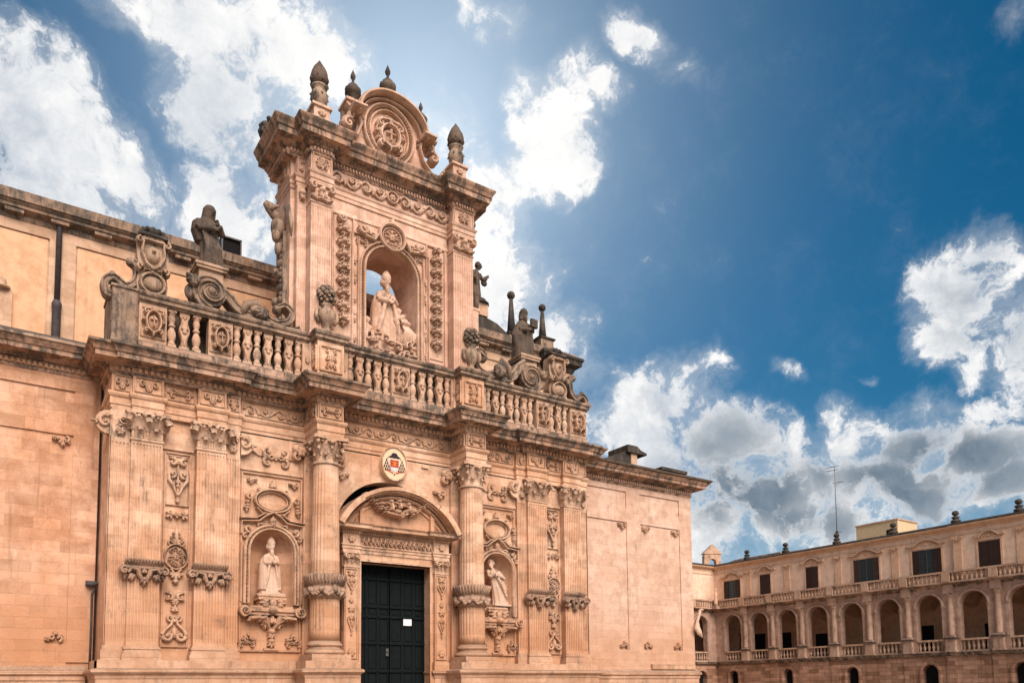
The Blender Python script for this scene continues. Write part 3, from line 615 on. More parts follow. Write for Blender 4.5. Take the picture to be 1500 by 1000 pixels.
# niche surrounds with oval frames, shelf and pendant foliage
for cx in (8.73, 18.55):
    r_ = MB(); T = front(cx, .18, 0)
    def archrib(rr, w, h, zb=4.7): orib(r_, T, [(rr, zb), (rr, 6.0)]+[(x, z) for x, z in arch_pts(0, 6.62, rr, 20)]+[(-rr, 6.0), (-rr, zb)], w, h)
    archrib(.84, .05, .12); archrib(.97, .06, .09)
    for i in range(44):
        t = i/43
        if t < .3: p = (.905, 4.7+(6.62-4.7)*t/.3)
        elif t > .7: p = (-.905, 4.7+(6.62-4.7)*(1-t)/.3)
        else: a = pi*(t-.3)/.4; p = (.905*math.cos(a), 6.62+.905*math.sin(a))
        dome(r_, T, p[0], p[1], .03, .13, 5)
    for q in (-1, 1):
        orib(r_, T, [(q*1.1, 4.75), (q*1.1, 6.9)], .035, .08); orib(r_, T, [(q*1.12, 7.2), (q*1.12, 7.66), (q*.5, 7.72), (q*.3, 7.9), (0, 8.08)], .045, [.1, .11, .13, .14, .15])
        orib(r_, T, [(q*1.18, 7.76), (q*.62, 7.8), (q*.3, 8.02)], .035, .15)
        cscroll(r_, T, q*.86, 7.42, .15, -pi/2, q*1.0, .05, .1); cscroll(r_, T, q*.98, 7.12, .11, pi/2, -q*1.0, .04, .1); palmette(r_, T, q*.55, 7.62, pi if q > 0 else 0, .22, 3, .09)
        for z in (5.3, 5.6, 5.9, 6.4, 6.5, 6.6): dome(r_, T, q*1.22, z, .05, .09, 6, .07)
        orib(r_, T, [(q*1.2, 5.2), (q*1.24, 5.6), (q*1.2, 6.0), (q*1.22, 6.4)], .025, .07)
    rosette(r_, T, 0, 7.62, .13, .12, 5); palmette(r_, T, 0, 7.72, pi/2, .24, 5, .12)
    # oval above
    orib(r_, T, [(.66*math.cos(a), 8.5+.42*math.sin(a)) for a in [2*pi*i/28 for i in range(29)]], .05, .13)
    orib(r_, T, [(.54*math.cos(a), 8.5+.33*math.sin(a)) for a in [2*pi*i/28 for i in range(29)]], .025, .07)
    for q in (-1, 1):
        for z in (8.25, 8.35, 8.48): dome(r_, T, q*.92, z-.1, .09, .14, 7, .08)
        cscroll(r_, T, q*.85, 8.55, .13, pi/2, -q*1.0, .045, .12, False); palmette(r_, T, q*.95, 8.2, -pi/2, .22, 3, .1); cscroll(r_, T, q*.5, 8.92, .1, 0 if q < 0 else pi, q*.9, .035, .1, False)
        orib(r_, T, [(q*.6, 8.2), (q*.4, 8.02), (q*.1, 8.0)], .04, .12)
        corner_leaf(r_, T, q*.86, 9.2, .2, q, 1, .09)
        corner_leaf(r_, T, q*.88, 3.45, .24, q, -1, .09); xmotif(r_, T, q*.85, 3.3, .3, .2, .07)
    palmette(r_, T, 0, 9.0, pi/2, .28, 5, .12); dome(r_, T, 0, 9.05, .1, .16); dome(r_, T, 0, 9.22, .06, .12)
    cpart('niche_surround', r_, S_CARV); r_ = MB()
    xmotif(r_, front(cx+.1, .18, 0), 0, 10.15, .5, .42, .07)
    for q in (-1, 1): orib(r_, front(cx+.1, .18, 0), [(q*.6, 10.15), (q*.9, 10.3), (q*1.1, 10.15)], .03, .05)
    cpart('band_relief', r_, S_CARV)
    s_ = MB()
    s_.box(cx-.95, cx+.95, -.12, .2, 4.42, 4.5); s_.box(cx-.9, cx+.9, -.08, .2, 4.5, 4.56); s_.box(cx-.86, cx+.86, -.05, .2, 4.3, 4.42); s_.box(cx-.78, cx+.78, 0, .9, 4.54, 4.625)
    for q in (-1, 1):
        for yy in (-.16,):
            T2 = front(cx, yy, 0); orib(s_, T2, spiral(q*1.0, 4.42, .2, .04, -pi/2, q*1.6, 20), [.05-.0018*i for i in range(21)], .06)
            s_.prism([(cx+q*1.0+.2*math.cos(a), 4.42+.2*math.sin(a)) for a in [2*pi*i/16 for i in range(16)]], yy, .2)
    T = front(cx, .18, 0)
    for q in (-1, 1):
        for sp, d in ((.8, 0), (.45, .05)):
            orib(s_, T, [(q*.06, 3.78), (q*.16, 3.98), (q*sp*.6, 4.2-d*.0), (q*sp, 4.16), (q*(sp+.06), 4.05)], [.06, .1, .1, .08, .06], [.1, .18, .26, .28, .2])
        palmette(s_, T, q*.3, 4.0, -pi/2-q*.3, .26, 3, .15)
    palmette(s_, T, 0, 3.98, pi/2, .34, 5, .2, 1.6); dome(s_, T, 0, 4.5, .2, .34, 8, .22); dome(s_, T, 0, 3.72, .15, .2, 8); palmette(s_, T, 0, 3.62, -pi/2, .26, 5, .14, 2.6); dome(s_, T, 0, 3.38, .12, .16); palmette(s_, T, 0, 3.3, -pi/2, .24, 5, .12, 3.0)
    orib(s_, T, [(-.26, 3.06), (.26, 3.06)], .06, .08)
    cpart('niche_shelf', s_, S_CARV)

# ------------------------------------------------------------------ columns
def col_mod(a, z): 
    return 1-.055*max(0, math.cos(a*24))**.7 if 3.75 < z < 9.8 else 1.0
for cx in (10.48, 16.84):
    cy = -.6; sh = MB()
    prof = [(.55, 3.36), (.545, 3.7), (.54, 3.76)]
    for i in range(20): z = 3.78+(9.72-3.78)*i/19; prof.append((.54-.075*((z-3.78)/6)**1.6, z))
    prof += [(.465, 9.8), (.47, 9.9)]
    vs = []; n = 144
    sh.lathe(cx, cy, prof, n, smooth=True, mod=col_mod)
    p = cpart('column', sh, S_MAIN)
    b_ = MB(); b_.box(cx-.74, cx+.74, cy-.74, cy+.6, 2.6, 2.86)
    b_.lathe(cx, cy, [(.68, 2.86), (.73, 2.91), (.73, 3.0), (.67, 3.05), (.6, 3.07), (.58, 3.14), (.63, 3.17), (.66, 3.21), (.63, 3.27), (.585, 3.3), (.57, 3.36)], 40); cpart('base', b_, S_BASE, p)
    # garland ring
    g_ = MB(); g_.lathe(cx, cy, [(.56, 4.9), (.62, 4.98), (.62, 5.32), (.6, 5.4), (.68, 5.44), (.7, 5.5), (.72, 5.66), (.74, 5.76), (.7, 5.8), (.55, 5.8)], 40)
    for k in range(36):
        a = 2*pi*k/36; c, s = math.cos(a), math.sin(a)
        g_.tube([(cx+c*.66, cy+s*.66, 5.44), (cx+c*.72, cy+s*.72, 5.6), (cx+c*.77, cy+s*.77, 5.74), (cx+c*.8, cy+s*.8, 5.8)], [.045, .05, .04, .012], 6)
    rr = random.Random(int(cx*10))
    for k in range(9):
        a0 = 2*pi*k/9
        for i in range(9):
            t = i/8; a = a0+t*2*pi/9; z = 5.3-.26*4*t*(1-t); R_ = .66+.05*math.sin(pi*t)
            g_.ball((cx+R_*math.cos(a), cy+R_*math.sin(a), z+rr.uniform(-.03, .03)), rr.uniform(.055, .1), 7, 5)
        c, s = math.cos(a0), math.sin(a0); g_.ball((cx+.68*c, cy+.68*s, 5.22), (.12, .12, .13), 8, 6); acanthus(g_, (cx+.6*c, cy+.6*s, 5.16), (c, s, 0), (0, 0, -1), .2, .2, .12)
    cpart('garland_ring', g_, S_COLL, p)
    c_ = MB(); c_.lathe(cx, cy, [(.46, 9.88), (.53, 9.9), (.53, 9.96), (.47, 9.98), (.44, 10.02), (.44, 10.4), (.5, 10.6), (.58, 10.78)], 32)
    for k in range(8):
        a = 2*pi*(k+.5)/8; c, s = math.cos(a), math.sin(a); acanthus(c_, (cx+c*.43, cy+s*.43, 10.02), (c, s, 0), (0, 0, 1), .3, .24, .2)
    for k in range(8):
        a = 2*pi*k/8; c, s = math.cos(a), math.sin(a); acanthus(c_, (cx+c*.43, cy+s*.43, 10.22), (c, s, 0), (0, 0, 1), .32, .3, .3 if k % 2 else .24)
        R2 = .72 if k % 2 else .62
        c_.ball((cx+c*R2, cy+s*R2, 10.7), (.09, .09, .1), 8, 6)
        if k % 2: c_.tube([(cx+c*r, cy+s*r, z) for r, z in ((.46, 10.4), (.54, 10.66), (.68, 10.78), (.78, 10.72))], [.04, .05, .06, .05], 6)
    for k in range(16): a = 2*pi*(k+.5)/16; c_.ball((cx+.6*math.cos(a), cy+.6*math.sin(a), 10.72), .06, 6, 4)
    pts = []
    for k in range(4):
        a = pi/4+k*pi/2; b2 = a+pi/4; pts += [(cx+.88*math.cos(a-.08), cy+.88*math.sin(a-.08)), (cx+.88*math.cos(a+.08), cy+.88*math.sin(a+.08)), (cx+.52*math.cos(b2), cy+.52*math.sin(b2))]
    n = len(pts); c_.add([(x, y, 10.78) for x, y in pts]+[(x, y, 10.9) for x, y in pts], [tuple(range(n-1, -1, -1)), tuple(range(n, 2*n))]+[(i, (i+1) % n, (i+1) % n+n, i+n) for i in range(n)])
    cpart('capital', c_, S_CARV, p)
    # flat pier behind the column
    bp = MB(); fluted(bp, cx-.62, cx+.5, 0.0, .2, 2.62, 9.98, 7); bp.box(cx-.62, cx+.5, .0, .2, 9.98, 10.92)
    T = front(cx, 0, 10.4)
    for s in (-1, 1): rosette(bp, T, s*.75, .1, .22, .08); cscroll(bp, front(cx, .16, 10.4), s*.85, -.12, .2, pi/2, -s*1.0, .06, .12); dome(bp, front(cx, .16, 10.4), s*.85, .25, .2, .12, 10)
    cpart('pier', bp, S_MAIN)

# ------------------------------------------------------------------ portal
PX = 13.52
fr_ = MB()
fr_.box(11.27, 11.95, -.3, 1.0, 2.2, 6.5); fr_.box(15.1, 15.78, -.3, 1.0, 2.2, 6.5); fr_.box(11.27, 15.78, -.3, 1.0, 6.5, 7.75)
fr_.box(11.95, 15.1, .5, 1.0, 6.2, 6.5)
fr_.box(11.27, 11.95, -.3, 1.0, 0, 2.2); fr_.box(15.1, 15.78, -.3, 1.0, 0, 2.2)
for x in (11.95, 15.02): fr_.box(x, x+.08, -.335, -.3, 0, 6.5)
PORTAL = cpart('portal', fr_, S_MAIN)
for x0 in (11.29, 15.18):
    q = MB(); q.box(x0, x0+.58, -.45, -.3, 2.64, 6.24); q.box(x0-.05, x0+.63, -.5, -.3, 2.3, 2.64)
    T = front(x0+.29, -.45, 0); frame(q, T, -.24, .24, 2.75, 6.15, .02, .03)
    candelabrum(q, T, 0, 5.2, 6.05, .2, .05); candelabrum(q, T, 0, 3.6, 4.7, .17, .045); rosette(q, T, 0, 2.98, .16, .05); rosette(q, T, 0, 4.95, .1, .045)
    pp = cpart('pilaster', q, S_MAIN, PORTAL)
    q = MB(); q.box(x0+.02, x0+.56, -.45, -.3, 6.24, 6.8); q.box(x0-.03, x0+.61, -.48, -.3, 6.22, 6.28)
    for k in (-.18, 0, .18): acanthus(q, (x0+.29+k, -.45, 6.28), (0, -1, 0), (0, 0, 1), .2, .18, .12)
    T = front(x0+.29, -.45, 6.62)
    for s in (-1, 1): cscroll(q, T, s*.2, 0, .13, pi/2 if s > 0 else pi/2, -s*1.2, .04, .13, False)
    rosette(q, T, 0, .02, .1, .1, 5); q.box(x0-.06, x0+.64, -.52, -.3, 6.75, 6.82); cpart('capital', q, S_CARV, pp)
ep = [(11.22, .15), (11.22, -.47), (11.92, -.47), (11.92, -.34), (15.12, -.34), (15.12, -.47), (15.84, -.47), (15.84, .15)]
q = MB(); q.sweep(ep, [(-.2, 6.8), (0, 6.8), (0, 6.92), (.03, 6.94), (.03, 7.02), (.07, 7.06), (.07, 7.1), (-.2, 7.1)]); q.sweep(ep, [(-.2, 7.1), (-.01, 7.1), (-.01, 7.52), (-.2, 7.52)])
q.box(11.95, 15.1, -.36, .0, 6.5, 6.58)
T = front(11.98, -.34, 7.12); rr = random.Random(5)
for i in range(17):            # little running figures and scrolls
    u = .12+i*.18; hgt_ = rr.uniform(.26, .34); dome(q, T, u, hgt_, .035, .07, 6); a = rr.uniform(-.4, .4)
    orib(q, T, [(u, hgt_-.03), (u+.03*a, .16)], .035, .07)
    for s in (-1, 1): orib(q, T, [(u+.03*a, .17), (u+s*.05+.05*a, .1), (u+s*.07+.03, .03)], .018, .055); orib(q, T, [(u, hgt_-.06), (u+s*.09, hgt_-.1+s*.04)], .015, .05)
    if i % 3 == 0: cscroll(q, T, u+.09, .12, .07, 0, 1.0, .02, .05, False)
for x in (11.57, 15.48): rosette(q, front(x, -.47, 7.31), 0, 0, .15, .05, 6)
q.sweep(ep, [(-.2, 7.5), (.03, 7.52), (.03, 7.62), (.12, 7.66), (.36, 7.7), (.36, 7.8), (.42, 7.86), (-.3, 7.9)]); q.dentils(ep, .03, .07, 7.54, 7.62, .05, .04)
cpart('entablature', q, S_CARV, PORTAL)
# segmental pediment
q = MB(); n = 40; rise = 1.62; hw = 2.62; Rr = (hw*hw+rise*rise)/(2*rise); zc = 7.86+rise-Rr; a1 = math.asin(hw/Rr)
arc = [(-a1+2*a1*i/n) for i in range(n+1)]
def arcband(mb, r0, r1, y0, y1, aa=arc):
    vs = []
    for a in aa:
        for r, y in ((r0, y0), (r1, y0), (r1, y1), (r0, y1)): vs.append((PX+r*math.sin(a), y, zc+r*math.cos(a)))
    k = len(aa); fs = [(i*4+j, i*4+(j+1) % 4, (i+1)*4+(j+1) % 4, (i+1)*4+j) for i in range(k-1) for j in range(4)]+[(0, 3, 2, 1), ((k-1)*4, (k-1)*4+1, (k-1)*4+2, (k-1)*4+3)]
    mb.add(vs, fs)
arcband(q, Rr-.14, Rr, -.84, .4); arcband(q, Rr-.2, Rr-.13, -.76, .3); arcband(q, Rr-.26, Rr-.19, -.58, .3); arcband(q, Rr-.42, Rr-.3, -.5, .3); arcband(q, Rr-.56, Rr-.44, -.4, .3)
for i in range(70):
    a = -a1*.9+2*a1*.9*i/69; q.ball((PX+(Rr-.36)*math.sin(a), -.52, zc+(Rr-.36)*math.cos(a)), (.035, .05, .05), 5, 4)
for s in (-1, 1):
    aa = [s*(a1*(.56+.44*i/10)) for i in range(11)]; arcband(q, Rr-.2, Rr+.02, -.98, -.5, aa if s > 0 else aa[::-1])
    q.prism([(PX+s*1.45, 7.9), (PX+s*1.62, 7.9), (PX+s*1.62, zc+math.sqrt((Rr-.3)**2-1.62**2)), (PX+s*1.45, zc+math.sqrt((Rr-.3)**2-1.45**2))][::s], -.5, -.2)
    frame(q, front(PX+s*1.95, -.34, 0), -.22, .22, 7.98, 8.3, .025, .04)
# tympanum
ty = [(PX-hw+.2, 7.86)]+[(PX+hw-.2, 7.86)]+[(PX+(Rr-.3)*math.sin(a), zc+(Rr-.3)*math.cos(a)) for a in reversed(arc[2:-2])]
q.prism(ty, -.34, .25)
cpart('pediment', q, S_MAIN, PORTAL)
q = MB(); T = front(PX-.05, -.34, 0); swag(q, T, -1.3, 1.25, 8.98, .52, .14, .3, 26)
for s in (-1, 1): cscroll(q, T, s*1.32, 8.98, .15, pi/2, -s*1.0, .05, .2)
for u, v in ((-.3, 8.75), (.05, 8.8), (.45, 8.72)):
    dome(q, T, u, v+.18, .09, .26); orib(q, T, [(u, v+.1), (u+.06, v-.1)], .08, .22); orib(q, T, [(u, v+.05), (u-.2, v+.1)], .04, .2); orib(q, T, [(u, v+.05), (u+.2, v-.02)], .04, .2)
cpart('fruit_swag', q, S_CARV, PORTAL)
q = MB(); q.prism(arch_pts(13.5, 7.55, 2.6, 24), .98, 1.04); cpart('lunette_back', q, M_BLACK)  # black sheet closing the back of the arched recess
# door
q = MB(); q.box(11.8, 15.3, .42, .5, 0, 6.6); DOOR = cpart('door', q, M_DOOR)
for s, (x0, x1) in ((0, (11.98, 13.5)), (1, (13.54, 15.08))):
    q = MB(); q.box(x0, x1, .36, .43, .1, 6.48)
    cols = [x0+(x1-x0)*t for t in (0, .12, .5, .88, 1)] if False else [x0, x0+(x1-x0)*.36, x0+(x1-x0)*.68, x1]
    rows = [.1, 1.2, 2.3, 3.4, 4.45, 4.85, 5.95, 6.48]
    for c in cols: q.box(c-.045, c+.045, .315, .36, .1, 6.48)
    for z in rows: q.box(x0, x1, .3, .35, z-.05, z+.05)
    for i in range(len(rows)-1):
        for j in range(len(cols)-1): q.box(cols[j]+.12, cols[j+1]-.12, .335, .36, rows[i]+.12, rows[i+1]-.12)
        for j in range(len(cols)): q.ball((cols[j], .3, rows[i]), .035, 6, 4)
    lf = cpart('door_leaf', q, M_DOOR, DOOR)
q = MB(); q.lathe(13.42, .25, [(.0, 0), (.035, .01), (.04, .04), (.0, .07)], 8, z0=3.05); q.box(13.36, 13.48, .28, .3, 2.9, 3.2); cpart('door_lock', q, M_METAL, DOOR)
q = MB(); q.box(14.13, 14.5, .285, .293, 4.14, 4.4); tag(obj('notice', q, M_PAPER), 'white paper notice fixed on the dark green church door', 'notice')
# oval coat of arms
q = MB(); cx, cz = 13.55, 10.62
def oval(a, b, n=40): return [(cx+a*math.cos(2*pi*i/n), cz+b*math.sin(2*pi*i/n)) for i in range(n)]
PLQ = thing('heraldic_plaque', 'oval cream plaque with painted bishop coat of arms above the portal arch', 'plaque', (0, 0, 0))
q.prism(oval(.56, .69), -.06, .2); obj('backboard', q, M_CREAM, PLQ)
q = MB(); orib(q, front(0, -.06, 0), oval(.55, .68)+[oval(.55, .68)[0]], .03, .03); obj('rim', q, S_CARV, PLQ)
Yp = -.064
q = MB(); q.prism([(cx-.22, cz+.17), (cx-.22, cz-.08), (cx-.15, cz-.24), (cx, cz-.34), (cx+.15, cz-.24), (cx+.22, cz-.08), (cx+.22, cz+.17)], Yp-.012, Yp); obj('shield_field', q, M_SIL, PLQ)
q = MB(); q.box(cx-.185, cx+.185, Yp-.02, Yp-.013, cz-.14, cz+.15); obj('red_quarter', q, M_RED, PLQ)
q = MB(); q.box(cx-.12, cx+.12, Yp-.028, Yp-.021, cz-.04, cz+.03); q.box(cx-.04, cx+.04, Yp-.029, Yp-.021, cz-.1, cz+.09)
for s in (-1, 1): q.box(cx+s*.1-.025, cx+s*.1+.025, Yp-.028, Yp-.021, cz-.09, cz+.08)
obj('orange_charge', q, M_ORG, PLQ)
q = MB()
q.prism([(cx-.13, cz+.3), (cx+.15, cz+.3), (cx+.13, cz+.38), (cx+.06, cz+.44), (cx-.06, cz+.44), (cx-.13, cz+.38)], Yp-.02, Yp)
q.prism([(cx-.24, cz+.27), (cx, cz+.24), (cx+.25, cz+.27), (cx+.15, cz+.33), (cx-.14, cz+.33)], Yp-.025, Yp)
for s in (-1, 1):
    q.tube([(cx+s*.12, Yp-.01, cz+.24), (cx+s*.26, Yp-.01, cz+.26), (cx+s*.3, Yp-.01, cz+.18)], .012, 5)
    for row in range(4):
        for k in range(row+1):
            x = cx+s*.34+(k-row/2)*.095; z = cz+.17-row*.125
            q.prism([(x-.018, z), (x-.032, z-.1), (x+.032, z-.1), (x+.018, z)], Yp-.015, Yp)
q.prism([(cx-.015, cz-.4), (cx-.03, cz-.47), (cx+.03, cz-.47), (cx+.015, cz-.4)], Yp-.015, Yp)
obj('hat_and_tassels', q, M_INK, PLQ)
q = MB(); 
for s in (-1, 1):
    for k in range(5): x = cx+s*(.08+k*.062); z = cz-.375+k*.02; q.prism([(x-.022, z-.03), (x+.022, z-.03), (x+.022, z+.03), (x-.022, z+.03)], Yp-.012, Yp)
obj('motto_ribbon', q, M_RED, PLQ)
# small reliefs beside the arch
q = MB(); corner_leaf(q, front(15.85, .18, 9.72), 0, 0, .3, 1, 1, .1); cpart('corner_relief', q, S_CARV)
q = MB(); corner_leaf(q, front(11.3, .18, 9.9), 0, 0, .28, -1, 1, .1); cpart('corner_relief', q, S_CARV)
q = MB(); q.box(14.9, 15.2, .1, .2, 10.72, 10.82); cpart('corbel', q, S_CARV)

# ------------------------------------------------------------------ side wings
q = MB(); q.box(-30, XL-.1, WY+.06, WY+.8, 0, 12.6)
for x0, x1 in ((2.42, XL-.1), (-5.0, -4.0)): q.box(x0, x1, WY, WY+.06, 2.6, 12.4)
for z0, z1 in ((2.3, 3.22), (10.32, 11.13), (11.87, 12.4)): q.box(-30, 2.42, WY, WY+.06, z0, z1)
LW = cpart('side_wall', q, S_WALL, None, (0, 0, 0), 'orange ashlar wing wall with sunk panels on the left of the front')
q = MB(); q.box(XR-.1, 32.8, WY+.06, WY+.8, 0, 12.5); q.box(32.0, 32.8, WY+.8, 30, 0, 12.5)
for x0, x1 in ((XR-.08, 24.3), (27.9, 28.88), (31.86, 32.8)): q.box(x0, x1, WY, WY+.06, 2.3, 12.3)
for a, b in ((24.3, 27.9), (28.88, 31.86)):
    for z0, z1 in ((2.3, 3.5), (10.2, 10.95), (11.83, 12.3)): q.box(a, b, WY, WY+.06, z0, z1)
RW = cpart('side_wall', q, S_PALE, None, (0, 0, 0), 'pale ashlar wing wall with four sunk panels on the right of the front')
def wing_corn(path, dz, par, wall_):
    q = MB(); q.sweep(path, [(-.3, 12.3+dz), (.02, 12.32+dz), (.05, 12.38+dz), (.06, 12.42+dz), (.04, 12.44+dz), (.04, 12.62+dz), (.16, 12.66+dz), (.22, 12.74+dz), (.62, 12.78+dz), (.63, 12.92+dz), (.68, 12.94+dz), (.74, 13.02+dz), (.8, 13.1+dz), (.8, 13.14+dz), (-.3, 13.2+dz)])
    c = cpart('cornice', q, S_CORN, wall_)
    q = MB(); q.dentils(path, .04, .09, 12.46+dz, 12.6+dz, .085, .075); cpart('dentil_band', q, S_MAIN if par else S_PALE, c)
    if par: q = MB(); q.sweep(path, [(-.5, 13.1), (.78, 13.12), (.86, 13.15), (.86, 13.24), (.5, 13.3), (.1, 13.62), (-.5, 13.66)]); cpart('coping', q, S_WEA, c)
    else: q = MB(); q.sweep(path, [(-.5, 12.9), (.78, 12.9), (.88, 12.94), (.9, 13.04), (.3, 13.1), (-.5, 13.14)]); cpart('coping', q, S_SOOT, c)
wing_corn([(-30, WY), (XL, WY)], .03, True, LW); wing_corn([(XR, WY), (32.8, WY), (32.8, 30)], -.2, False, RW)
q = MB(); P = [(-30, WY-.12), (XL-.3, WY-.12)]; q.sweep(P, [(-.4, 0), (.0, 0), (0, 1.95), (.04, 2.02), (.04, 2.14), (.12, 2.2), (.12, 2.3), (.0, 2.36), (-.1, 2.48), (-.4, 2.5)]); cpart('ledge', q, S_BASE, LW)
q = MB(); P = [(XR+.25, WY-.12), (32.95, WY-.12), (32.95, 30)]; q.sweep(P, [(-.4, 0), (.0, 0), (0, 1.95), (.04, 2.02), (.04, 2.14), (.12, 2.2), (.12, 2.3), (.0, 2.36), (-.1, 2.48), (-.4, 2.5)])
q.box(29.4, 32.7, WY-.12, WY+.05, 2.48, 2.75); cpart('ledge', q, S_BASE, RW)
for x, z, s, p in ((2.28, 10.12, 1, 1), (2.28, 3.4, 1, -1), (27.75, 10.0, 1, 1), (29.05, 10.0, -1, 1), (31.7, 10.0, 1, 1), (24.5, 10.0, -1, 1), (27.75, 3.7, 1, -1), (29.05, 3.7, -1, -1), (31.7, 3.7, 1, -1), (24.5, 3.7, -1, -1)):
    q = MB(); corner_leaf(q, front(x, WY+.06, z), -s*.08, 0, .29, s, p, .1); cpart('corner_relief', q, S_CARV, LW if x < 5 else RW)
# black downpipe and hood fitting in the left angle
t = thing('drain_pipe', 'thin black drain pipe with a rusty hood in the corner left of the fluted pilasters', 'drain pipe', (3.12, 1.72, 2.3))
q = MB(); q.tube([(0, 0, 0), (0.01, 0, 1.5), (0, 0, 2.6), (.06, -.02, 2.8)], .035, 8); obj('pipe', q, M_PIPE, t)
q = MB(); q.ball((-.02, -.05, 2.95), (.2, .12, .1), 8, 5); q.box(-.2, .15, -.05, .06, 2.9, 3.06); obj('hood', q, M_PIPE, t)
# white scroll bracket hooked on the far corner
q = MB(); q.tube([(0, 0, 0), (-.1, 0, -.35), (-.25, 0, -.6), (-.3, 0, -.95), (-.1, 0, -1.25), (.12, 0, -1.5)], [.1, .07, .1, .2, .17, .05], 10, .7); q.ball((.1, 0, .04), (.16, .1, .07), 8, 5)
tag(obj('corner_bracket', q, S_STAT, None, (33.05, 1.55, 5.75)), 'pale curled stone bracket hanging on the far right corner of the church', 'bracket')
# things standing on the right wing roof
q = MB(); q.prism([(26.4, 12.9), (29.3, 12.9), (29.3, 14.3), (28.9, 14.45), (26.4, 13.4)], 2.4, 3.6); t = thing('roof_dormer', 'dark sloping stone roof wedge beside the main cornice on the right wing', 'roof block'); obj('body', q, S_DARK, t)
q = MB(); q.prism([(28.5, 14.2), (29.9, 14.2), (29.9, 14.3), (29.45, 14.42), (29.2, 14.6), (28.5, 14.6)], 2.2, 3.8); obj('cap', q, S_DARK, t); q = MB(); q.box(28.85, 29.28, 2.33, 2.4, 12.9, 14.2); obj('post', q, S_CLER, t)
q = MB(); q.box(30.9, 32.5, 2.1, 3.4, 12.9, 13.5); q.box(30.75, 32.75, 1.9, 3.5, 13.5, 13.66); q.box(32.5, 33.1, 2.0, 3.2, 12.9, 13.36); q.box(32.45, 33.25, 1.9, 3.3, 13.3, 13.42); tag(obj('roof_slab_stack', q, S_DARK), 'low stack of blackened stone slabs near the far roof corner', 'stone slabs')
q = MB(); q.tube([(0, 0, 0), (.25, .0, .1), (.5, 0, .05)], .012, 5); q.tube([(.12, 0, -.3), (.1, 0, .5)], .01, 5); q.tube([(.0, 0, .05), (.4, .3, -.1)], .01, 5); tag(obj('lightning_rod', q, M_METAL, None, (33.5, 1.0, 12.95)), 'thin crossed metal rod on the tip of the far right cornice', 'rod')

# ------------------------------------------------------------------ high nave wall behind
CY = 5.0
q = MB(); q.box(-30, 26.5, CY+.08, CY+.6, 12.9, 19.4); q.box(26.0, 26.5, CY+.6, 30, 12.9, 19.4)
edges = [(-4.2, 1.66), (2.54, 7.3), (8.15, 13.0), (13.9, 18.6), (19.5, 24.3)]
st = [(-30, -4.2), (1.66, 2.54), (7.3, 8.15), (13.0, 13.9), (18.6, 19.5), (24.3, 26.5)]
for a, b in st: q.box(a, b, CY, CY+.08, 12.9, 18.7)
q.box(-30, 26.5, CY, CY+.08, 18.7, 19.3)
NAVE = cpart('nave_wall', q, S_CLER, None, (0, 0, 0), 'high nave wall with yellow plaster panels behind the front')
for a, b in edges: q = MB(); q.box(a+.05, b-.05, CY+.05, CY+.079, 12.9, 18.66); cpart('plaster_panel', q, S_YEL if a < 18 else S_CLER, NAVE)
q = MB(); P = [(-30, CY), (26.5, CY), (26.5, 30)]; q.sweep(P, [(-.3, 19.1), (.02, 19.1), (.06, 19.2), (.06, 19.3), (.22, 19.36), (.34, 19.4), (.34, 19.5), (.42, 19.56), (.44, 19.6), (.5, 19.62), (.52, 19.98), (-.3, 20.02)])
for i in range(38): x = -29+i*1.46; q.box(x, x+.6, CY-.3, CY, 19.24, 19.36)
cpart('cornice', q, stone('nave_cornice_stone', (0.40, 0.28, 0.2), (0.30, 0.2, 0.14), dirt=0.5, rows=False, bump=0.9, streak=0.9, top=1.0, grime=(0.07, 0.06, 0.05)), NAVE)
q = MB(); q.box(-30, 26.4, CY+.2, 30, 19.3, 19.9); cpart('roof', q, S_WEA, NAVE)
q = MB(); q.box(-.15, .55, CY-.1, CY+.08, 13, 16.3); q.lathe(.2, CY-.05, [(.28, 0), (.3, .08), (.12, .14), (.17, .26), (.15, .36), (.02, .44)], 12, z0=16.3); cpart('shrine_post', q, S_CLER, NAVE)
t = thing('rain_pipe', 'dark wide rain pipe running down the yellow nave wall at left', 'rain pipe', (1.96, CY-.12, 13.6))
q = MB(); q.lathe(0, 0, [(.13, 0), (.15, .3), (.15, 2.4), (.17, 2.45), (.17, 2.6), (.12, 2.7)], 10); obj('lower_pipe', q, M_PIPE, t)
q = MB(); q.lathe(0, 0, [(.1, 2.6), (.1, 5.65), (.13, 5.7), (.13, 5.8)], 10); obj('upper_pipe', q, M_PIPE, t)
# open black box on the nave roof
t = thing('roof_vent_box', 'open fronted dark metal box on the nave roof behind the hooded statue', 'roof box', (8.3, 4.9, 19.95))
q = MB(); q.box(-.42, -.36, 0, .8, 0, .95); q.box(.36, .42, 0, .8, 0, .95); q.box(-.42, .42, 0, .8, .9, .96); q.box(-.42, .42, .75, .8, 0, .9); obj('casing', q, M_METAL, t)
q = MB(); q.box(-.35, .35, .1, .12, .02, .89); obj('dark_opening', q, M_BLACK, t)
